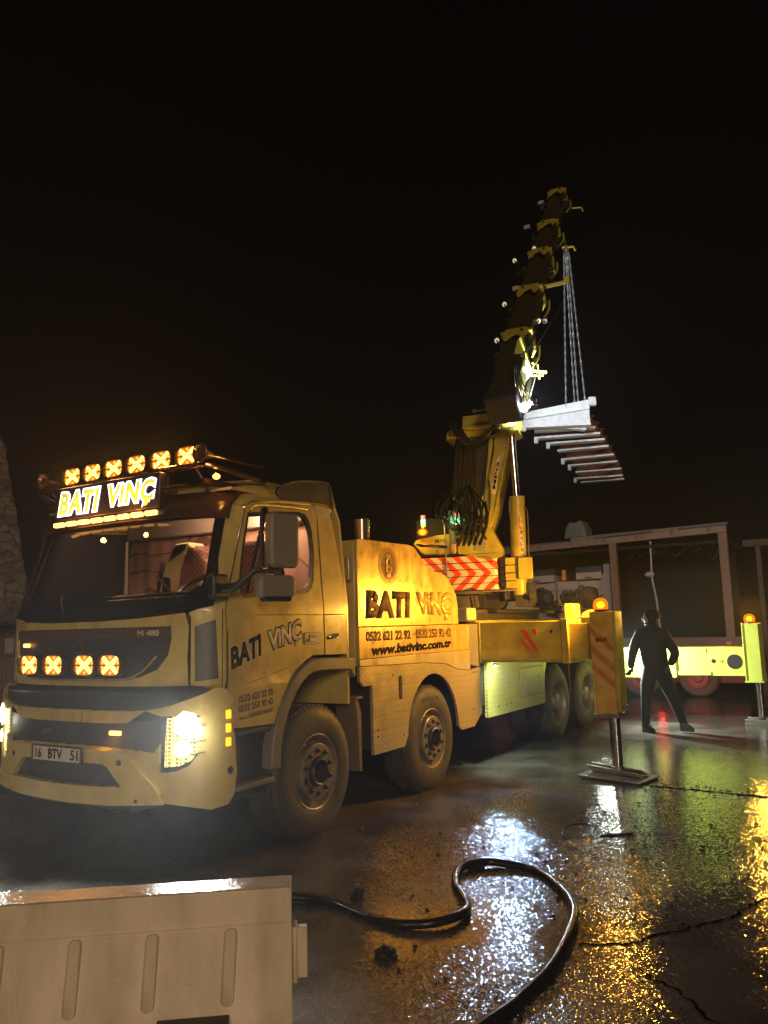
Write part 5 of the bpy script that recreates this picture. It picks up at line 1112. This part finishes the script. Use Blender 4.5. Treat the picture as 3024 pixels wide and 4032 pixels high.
b=MB(); b.tube([(1.76,4.25,4.9),(1.72,4.3,5.2),(1.86,5.3,6.2)],.003,5); b.tube([(1.82,4.1,4.82),(1.76,4.0,4.52),(1.74,3.98,4.42)],.004,5); b.box(1.70,1.80,3.95,4.0,4.40,4.42); b.out('thin_cable',M_STL,TR)
# ================= hook, chains and hanging frame
HK=Vector((1.20,7.72,8.14))
ch=thing('chain_sling','four grey chains running down from the crane hook to the hanging steel frame','chain sling',HK)
b=MB(); b.lathe([(0,0),(.05,.02),(.06,.10),(.03,.16),(0,.16)],Matrix.Translation(HK-Vector((0,0,.02))),14); b.tube([HK+Vector((0,0,.1)),HK+Vector((-.05,.05,.4))],.02,6); b.out('hook_block',M_STL,ch)
M_CHN=mat('galvanised_chain',(.45,.50,.54),.4,.6,nz=(20,.5,(.2,.22,.24)))
CT=[(1.22,7.12,5.18),(1.14,7.87,5.14),(1.19,7.93,5.14),(1.49,7.33,5.18)]
for k,T in enumerate(CT):
    T=Vector(T); S=HK+Vector((-.04+.03*k,.0,-.02)); d=(T-S); n=int(d.length/.085); Z=d.normalized(); b=MB()
    for i in range(n):
        M=axis_mat(S+d*(i+.5)/n,Z)@Matrix.Rotation((i%2)*PI/2,4,'Z')
        b.tube([M@Vector((.012*math.cos(a),0,.052*math.sin(a))) for a in [2*PI*q/8 for q in range(8)]],.0080,5,closed=True)
    b.out('chain',M_CHN,ch,0,60)
M_GALV=mat('galvanised_flange',(.62,.64,.66),.5,.1,nz=(10,.6,(.38,.38,.38)),bump=(40,.2))
M_RUST=mat('rusty_web',(.16,.055,.035),.7,nz=(8,.7,(.08,.035,.025)))
rg=[((.57,6.87),(1.54,7.36)),((.59,7.30),(1.52,7.70)),((.44,7.86),(1.46,8.20)),((.46,8.42),(1.39,8.72)),((.36,9.13),(1.29,9.33)),((.20,10.01),(1.15,10.18)),((.10,10.73),(1.03,10.91)),((-.07,11.54),(.88,11.78)),((-.28,12.31),(.69,12.63)),((-.36,12.85),(.60,13.1))]
lf=thing('hanging_steel_frame','pale steel beam frame with many rusty cross beams hanging from the chains','steel frame',(.6,9.7,4.9))
def beam(p,q,z,h,fw,tw=.03):
    p,q=Vector((p[0],p[1],z)),Vector((q[0],q[1],z)); d=(q-p).normalized(); n=Vector((-d.y,d.x,0)); Lq=(q-p).length
    M=Matrix(((d.x,n.x,0,p.x),(d.y,n.y,0,p.y),(0,0,1,p.z),(0,0,0,1))); return M,Lq
for i,(p,q) in enumerate(rg):
    M,Lq=beam(p,q,4.90,.2,.12)
    if i==0:
        b=MB(); b.prism([(0,-.02),(Lq,-.02),(Lq,.35),(0,.19)],-.03,.0,M@FRONT); r=b.out('end_beam',M_GALV,lf,.004)
        b=MB(); b.box(0,Lq,-.06,.10,-.045,-.02,M); b.out('flange',M_GALV,r,.003)
        b=MB(); b.prism([(0.02,.10),(Lq-.01,.23),(Lq+.01,.39),(.02,.22)],.004,.06,M@FRONT); b.out('top_channel',mat('pale_channel',(.74,.77,.78),.45,nz=(14,.5,(.5,.52,.52))),r,.004)
        b=MB(); b.box(-.13,.02,-.06,.02,-.10,.08,M); b.out('end_plate',M_GALV,r,.004)
        b=MB(); b.box(Lq-.02,Lq+.10,-.09,.0,.28,.42,M); b.out('end_plate',M_GALV,r,.004)
        M2=M@Matrix.Rotation(.06,4,'Z')@Matrix.Rotation(R(7),4,'Y'); b=MB(); b.box(.0,Lq*.97,.10,.22,.05,.10,M2); b.out('diagonal_plate',M_GALV,r,.003)
    else:
        b=MB(); b.box(.03,Lq-.03,.05,.075,0.02,.20,M); b.box(.0,Lq,.0,.12,.20,.215,M); r=b.out('cross_beam',M_RUST,lf,.003)
        b=MB(); b.box(0,Lq,-.02,.15,-.014,.022,M); b.out('bottom_flange',M_GALV,r,.003)
        if i in(2,3,5,6,8): b=MB(); b.box(-.07,.0,.0,.08,-.09,.03,M); b.out('end_plate',M_GALV,r,.003)
b=MB()
L_=[Vector((p[0],p[1],5.08)) for p,q in rg]; R_=[Vector((q[0],q[1],5.08)) for p,q in rg]
for pts,k in((L_,.12),(R_,-.12)): b.tube([v+Vector((k,.05,0)) for v in pts],.05,6)
b.out('long_rail',M_RUST,lf)
# ================= person walking between the outriggers
def skin(name,V,E,mt,parent=None,root=0,sub=2,label=None,cat=None):
    me=bpy.data.meshes.new(name); me.from_pydata([v[:3] for v in V],E,[]); o=bpy.data.objects.new(name,me); COL.objects.link(o)
    me.materials.append(mt); WM[o.name]=Matrix(); par(o,parent)
    s=o.modifiers.new('skin','SKIN'); s.use_smooth_shade=True
    for i,v in enumerate(V):
        d=me.skin_vertices[0].data[i]; d.radius=(v[3],v[4] if len(v)>4 else v[3]); d.use_root=(i==root)
    m=o.modifiers.new('sub','SUBSURF'); m.levels=sub; m.render_levels=sub
    dg=bpy.context.evaluated_depsgraph_get(); dg.update(); nm=bpy.data.meshes.new_from_object(o.evaluated_get(dg)); o.modifiers.clear(); o.data=nm
    nm.polygons.foreach_set('use_smooth',[True]*len(nm.polygons))
    return o
PX,PY=2.45,6.88
pr=thing('person','person in dark hooded jacket, trousers and boots walking beside the far outrigger','person',(PX,PY,0))
M_JAC=mat('dark_jacket',(.010,.009,.009),.75,bump=(14,.9),spec=.3); M_TRO=mat('dark_trousers',(.020,.018,.017),.65,bump=(20,.5)); M_SKN=mat('skin',(.35,.2,.14),.5)
# one continuous body: x right in the photo, y away
B=[(2.415, 6.88, 0.95, 0.1512, 0.1814), (2.405, 6.87, 1.1, 0.1572, 0.2056), (2.395, 6.86, 1.27, 0.1693, 0.2298), (2.39, 6.85, 1.42, 0.1452, 0.2177), (2.405, 6.83, 1.535, 0.06), (2.415, 6.8, 1.63, 0.085, 0.095), (2.42, 6.79, 1.7, 0.092, 0.1), (2.425, 6.8, 1.755, 0.06), (2.22, 6.87, 1.43, 0.1007), (2.13, 6.88, 1.28, 0.0832), (2.085, 6.87, 1.13, 0.0697), (2.07, 6.8, 1.0, 0.0563), (2.09, 6.74, 0.935, 0.0443), (2.565, 6.87, 1.42, 0.1007), (2.645, 6.9, 1.28, 0.0872), (2.7, 6.93, 1.15, 0.0738), (2.66, 6.86, 1.04, 0.0604), (2.63, 6.8, 0.98, 0.047), (2.335, 6.86, 0.88, 0.1391), (2.285, 6.84, 0.7, 0.1182), (2.255, 6.84, 0.52, 0.0862), (2.225, 6.87, 0.3, 0.0765), (2.2, 6.91, 0.1, 0.0626), (2.495, 6.9, 0.88, 0.1391), (2.545, 6.93, 0.7, 0.1224), (2.6, 6.95, 0.52, 0.089), (2.665, 6.97, 0.32, 0.0765), (2.72, 7.0, 0.13, 0.0626), (2.26, 6.86, 0.05, 0.042, 0.035), (2.33, 6.85, 0.035, 0.035, 0.026), (2.78, 6.97, 0.075, 0.042, 0.035), (2.855, 6.96, 0.075, 0.035, 0.026)]
Eg=[(0,1),(1,2),(2,3),(3,4),(4,5),(5,6),(6,7),(3,8),(8,9),(9,10),(10,11),(11,12),(3,13),(13,14),(14,15),(15,16),(16,17),(0,18),(18,19),(19,20),(20,21),(21,22),(0,23),(23,24),(24,25),(25,26),(26,27),(22,28),(28,29),(27,30),(30,31)]
skin('body',B,Eg,M_JAC,pr)
# hands with five fingers, face, hood, cuffs and boots
def hand(c,dr,side,name='hand'):
    c=Vector(c); d=Vector(dr).normalized(); s=Vector((side,0,0)); s=(s-d*s.dot(d)).normalized(); n=d.cross(s)
    V=[(c.x,c.y,c.z,.022,.03)]; p=c+d*.05; V.append((p.x,p.y,p.z,.024,.034)); E_=[(0,1)]
    for k in range(4):
        q=p+s*(-.03+.02*k)+d*.03; r=q+d*(.035+.005*(k in(1,2)))+n*.012; t=r+d*.02+n*.022; i=len(V)
        V+= [(q.x,q.y,q.z,.010),(r.x,r.y,r.z,.009),(t.x,t.y,t.z,.008)]; E_+=[(1,i),(i,i+1),(i+1,i+2)]
    q=c+s*.038+d*.03; r=q+s*.012+d*.035+n*.01; i=len(V); V+=[(q.x,q.y,q.z,.011),(r.x,r.y,r.z,.009)]; E_+=[(0,i),(i,i+1)]
    return skin(name,V,E_,M_BLK if name=='gloved_hand' else M_SKN,pr,0,1)
hand((2.09,6.73,.93),(-.25,-.5,-.6),1,'gloved_hand'); hand((2.62,6.79,.97),(-.4,-.4,-.7),-1,'gloved_hand')
b=MB(); b.ball((2.35,6.735,1.665),.055,.6,.8,1.25); f=b.out('face',M_SKN,pr)
b=MB(); b.ball((2.315,6.70,1.66),.014,1.1,1,1.4); b.ball((2.325,6.685,1.685),.008); b.ball((2.335,6.735,1.685),.008); b.ball((2.325,6.70,1.628),.013,.6,1.2,.5); b.out('nose_and_features',M_SKN,f)
b=MB(); b.lathe([(0,-.0),(.118,.0),(.125,.03),(.112,.09),(.075,.135),(0,.15)],Matrix.Translation((2.43,6.81,1.655))@Matrix.Diagonal((1,1.08,1,1)),22); b.box(2.31,2.36,6.75,6.85,1.675,1.69); b.out('hood',M_JAC,pr,.01,60)
b=MB(); b.lathe([(.10,0),(.085,.03),(.09,.07),(.11,.09)],Matrix.Translation((2.405,6.835,1.49)),18); b.out('collar',M_JAC,pr,0,60)
b=MB(); b.lathe([(.175,0),(.165,.05),(.17,.25),(.175,.45),(.14,.60)],Matrix.Translation((2.405,6.87,.88))@Matrix.Diagonal((.98,.85,1,1)),24); b.out('jacket_skirt',M_JAC,pr,0,60)
for (x,y,z,tx) in((2.20,6.91,.005,.11),(2.72,6.99,.028,.12)):
    b=MB(); b.hexa([(x-.055,y-.05,z),(x+tx*1.25,y-.07,z),(x+tx*1.35,y-.03,z),(x+tx*1.2,y+.04,z),(x-.05,y+.05,z)],[(x-.05,y-.045,z+.14),(x+.04,y-.055,z+.14),(x+tx*1.25,y-.03,z+.05),(x+.04,y+.03,z+.14),(x-.045,y+.045,z+.14)]); b.out('boot',M_BLK,pr,.02,60,3)
# ================= trailer truck with an open post frame, behind
YT=12.5
tl=thing('frame_trailer','rusty trailer with an open frame of posts and roof beams carrying machinery','trailer',(.5,YT,0))
M_OLD=mat('old_painted_steel',(.17,.105,.06),.6,nz=(5,.85,(.16,.07,.04)),bump=(30,.2)); M_GRN2=mat('grey_green_tarp_beam',(.085,.088,.062),.7,nz=(5,.6,(.13,.13,.10)))
b=MB(); b.prism([(-4.0,3.24),(2.78,3.42),(2.78,3.57),(-4.0,3.38)],-YT-.15,-YT,FRONT); b.out('roof_beam',M_OLD,tl,.01)
b=MB(); b.prism([(-4.2,3.50),(2.50,3.66),(2.52,3.78),(-4.2,3.64)],-14.6,-14.4,FRONT); b.prism([(-.6,3.58),(2.7,3.66),(2.7,3.72),(-.6,3.66)],-13.5,-13.3,FRONT); b.out('upper_beam',M_GRN2,tl,.01)
for k in range(9):
    x=-3.6+.75*k; b=MB(); b.box(x,x+.06,YT-.02,YT,3.30+.02*k,3.42+.02*k); b.out('roof_hook',M_RUST,tl,.01)
for x0,x1 in((.29,.45),(2.60,2.78),(-2.6,-2.45)):
    b=MB(); b.box(x0,x1,YT,YT+.14,1.2,3.38 if x0<2 else 3.42); b.out('post',mat('rust_brown_post',(.12,.062,.022),.6,nz=(4,.8,(.16,.06,.04)),bump=(25,.3)) if 'rust_brown_post' not in bpy.data.materials else bpy.data.materials['rust_brown_post'],tl,.01)
b=MB(); b.box(-4,2.9,YT-.05,YT+.05,1.04,1.24); b.out('side_rave',bpy.data.materials['rust_brown_post'],tl,.01)
b=MB(); b.box(-4,3.0,YT+.05,YT+2.4,.98,1.1); b.box(-4,3.2,YT+.5,YT+.7,.6,1.0); b.box(-4,3.2,YT+1.7,YT+1.9,.6,1.0); b.out('deck',M_DK,tl)
b=MB(); b.box(-4,2.62,YT+2.3,YT+2.4,1.1,3.3); b.out('rear_tarpaulin',mat('dark_tarp',(.013,.012,.003),.9,nz=(1.2,.7,(.020,.017,.006)),spec=.2),tl)
b=MB(); b.box(-4,2.8,YT+.02,YT+2.4,3.2,3.26); b.out('roof_tarpaulin',bpy.data.materials['dark_tarp'],tl)
M_RW=mat('red_wheel',(.42,.10,.06),.6,nz=(8,.5,(.25,.05,.03)))
for x in(.80,1.98,-.6,-1.8):
    M=Matrix.Translation((x,YT+.0,.41))@axis_mat((0,0,0),(0,-1,0)); o=bpy.data.objects.new('wheel',None); COL.objects.link(o); o.matrix_world=Matrix.Translation((x,YT,.41)); WM[o.name]=o.matrix_world.copy(); par(o,tl)
    b=MB(); b.lathe([(.23,-.02),(.25,.01),(.36,.02),(.40,-.01),(.41,-.05),(.41,-.22),(.38,-.26),(.23,-.25)],M,36); b.out('tyre',mat('trailer_tyre',(.13,.05,.035),.6) if 'trailer_tyre' not in bpy.data.materials else bpy.data.materials['trailer_tyre'],o)
    b=MB(); b.lathe([(.235,0),(.22,-.02),(.18,-.08),(.10,-.08),(.09,.0),(0,.01)],M,30)
    for k in range(8): b.lathe([(.016,0),(.016,.02),(0,.02)],M@Matrix.Translation((.14*math.cos(k*PI/4),.14*math.sin(k*PI/4),-.08)),6)
    b.out('rim',M_RW,o)
b=MB(); b.box(-3.5,2.9,YT+.3,YT+.34,.28,1.0); b.out('red_skirt',mat('dark_red_skirt',(.22,.030,.022),.55,nz=(2,.5,(.10,.02,.015))),tl)
for x in(-.2,1.4,2.6):
    b=MB(); b.box(x,x+.10,YT-.07,YT-.05,1.08,1.14); b.out('side_marker',mat('dim_marker',(.5,.2,.1),.4),tl)
rnd=random.Random(77)
for k in range(7):
    x=-3.4+.9*k+rnd.uniform(-.2,.2); b=MB(); b.box(x,x+rnd.uniform(.3,.8),YT+.2,YT+.3,3.30+.02*k,3.40+.02*k+rnd.uniform(0,.14)); b.out('roof_plank',M_OLD if k%2 else M_GRN2,tl,.01)
for k in range(6):
    x=.5+.36*k; b=MB(); b.tube([(x,YT+.6,3.28),(x+rnd.uniform(-.1,.1),YT+.6,3.10-rnd.random()*.2),(x+.3,YT+.6,3.25)],.015,5,sub=4); b.out('slack_wire',M_BLK,tl)
lamp('trailer_red_light','POINT',(1.1,YT+.14,.62),10,(1,.05,.03),.1,parent=tl)
lamp('trailer_red_light','POINT',(-1.2,YT+.14,.62),10,(1,.05,.03),.1,parent=tl)
# machinery standing on the trailer
mc=thing('machine_cabinet','dirty white machine cabinet with drawers and black engines, on the trailer behind the crane','cabinet',(-.7,YT+.6,1.1))
M_CAB=mat('dirty_white_cabinet',(.30,.23,.18),.55,nz=(5,.6,(.34,.22,.14)))
b=MB(); b.box(-3.0,.12,YT+.5,YT+1.4,1.12,2.58); body=b.out('cabinet_body',M_CAB,mc,.01)
for x0,x1,z0,z1 in((-2.0,-1.16,2.58,2.68),(-.62,-.02,2.60,2.70)):
    b=MB(); b.box(x0,x1,YT+.35,YT+1.2,z0,z1+.06); d=b.out('drawer',M_CAB,mc,.01)
    b=MB(); b.tube([((x0+x1)/2-.07,YT+.33,z0+.05),((x0+x1)/2,YT+.31,z0+.03),((x0+x1)/2+.07,YT+.33,z0+.05)],.012,6); b.out('handle',M_BLK,d)
    b=MB(); b.box(x0,x1,YT+.4,YT+1.2,z1+.06,z1+.20); b.out('dark_lid',M_BLK,d)
b=MB(); b.box(.05,.19,YT+.3,YT+.9,1.12,2.93); b.box(-.05,.05,YT+.4,YT+.9,1.12,2.7); b.out('side_duct',M_CAB,mc,.01)
b=MB(); b.box(-3.0,.04,YT+.48,YT+.5,2.36,2.39); b.box(-1.17,-1.13,YT+.47,YT+.5,1.2,2.56); b.box(-.63,-.59,YT+.47,YT+.5,1.2,2.56); b.out('trim_lines',M_RIM,mc)
b=MB(); b.box(-3.0,.05,YT+.47,YT+.5,1.9,2.20); b.out('orange_band',mat('tan_band',(.55,.36,.14),.6,nz=(6,.5,(.35,.2,.1))),mc)
rnd=random.Random(21)
for cx,cz,s in((-1.42,2.20,.22),(-.80,2.20,.15),(-.36,2.20,.24),(-1.2,1.92,.15)):
    b=MB(); b.lathe([(0,-.06),(s*.6,-.06),(s,0),(s,.08),(s*.85,.12),(s*.3,.12),(0,.16)],axis_mat((cx,YT+.42,cz),(0,-1,0)),18)
    for k in range(8):
        a=rnd.random()*6.28; b.tube([(cx+s*.5*math.cos(a),YT+.25,cz+s*.5*math.sin(a)),(cx+s*1.1*math.cos(a+.4),YT+.22,cz+s*1.1*math.sin(a+.4)),(cx+s*1.4*math.cos(a+.9),YT+.35,cz+s*.9*math.sin(a+.9))],.022,6,sub=3)
    b.out('engine',M_DK,mc)
b=MB(); b.box(-.98,-.90,YT+.4,YT+.55,2.60,2.86); b.out('orange_canister',mat('orange_plastic',(.6,.2,.04),.4),mc,.02)
b=MB(); b.prism([(-.95,3.60),(-.90,3.85),(-.80,4.02),(-.66,3.98),(-.52,4.05),(-.42,3.85),(-.38,3.60)],-YT-1.2,-YT-.6,FRONT); tag(b.out('rolled_tarpaulin',M_GRN2,None,.05,40,3),'crumpled grey tarpaulin bundle lying on top of the trailer frame','tarpaulin')
b=MB(); b.tube([(1.19,YT+.1,3.35),(1.17,YT+.1,2.60),(1.20,YT+.1,2.3),(1.24,YT+.08,2.0),(1.26,YT+.1,1.5),(1.36,YT+.1,1.30)],.022,7,sub=5); b.ball((1.12,YT+.1,2.62),.09,1.2,.8,.7); tag(b.out('hanging_rope',mat('grey_rope',(.32,.26,.2),.8),None),'pale rope hanging inside the open trailer frame above the walking person','rope')
# second trailer frame further right
M_DIM=mat('dim_rust',(.055,.030,.014),.75,nz=(5,.6,(.02,.012,.008)))
sx=thing('rear_frame','dim rusty open steel frame standing beyond the trailer at the far right','frame',(3.6,13.6,0))
b=MB(); b.box(2.95,3.6,13.4,13.5,3.15,3.30); b.box(3.62,3.74,13.4,13.5,3.18,3.32); b.out('roof_beam',M_DIM,sx,.01)
b=MB(); b.prism([(3.85,3.15),(3.95,3.15),(4.25,1.0),(4.1,1.0)],-13.5,-13.4,FRONT); b.out('slanted_post',M_DIM,sx,.01)
b=MB(); b.box(3.2,3.3,13.4,13.5,0,3.2); b.out('post',M_DIM,sx,.01)
b=MB(); b.box(3.0,5.6,13.5,13.6,.3,1.25); b.box(3.0,3.3,13.3,13.5,.0,.3); b.box(5.2,5.5,13.3,13.5,.0,.3); b.out('side_boards',M_DIM,sx,.01)
# ================= damp air
hz=MB(); hz.box(-24,14,-10,30,-1.3,16)
M_HZ=bpy.data.materials.new('damp_air'); M_HZ.use_nodes=True; t=M_HZ.node_tree; t.nodes.clear(); o=t.nodes.new('ShaderNodeOutputMaterial'); v=t.nodes.new('ShaderNodeVolumePrincipled'); v.inputs['Density'].default_value=HAZE; v.inputs['Color'].default_value=(.9,.9,.9,1); v.inputs['Anisotropy'].default_value=.6; t.links.new(v.outputs[0],o.inputs['Volume'])
if HAZE>0: tag(hz.out('haze',M_HZ,None,0,0),kind='stuff')
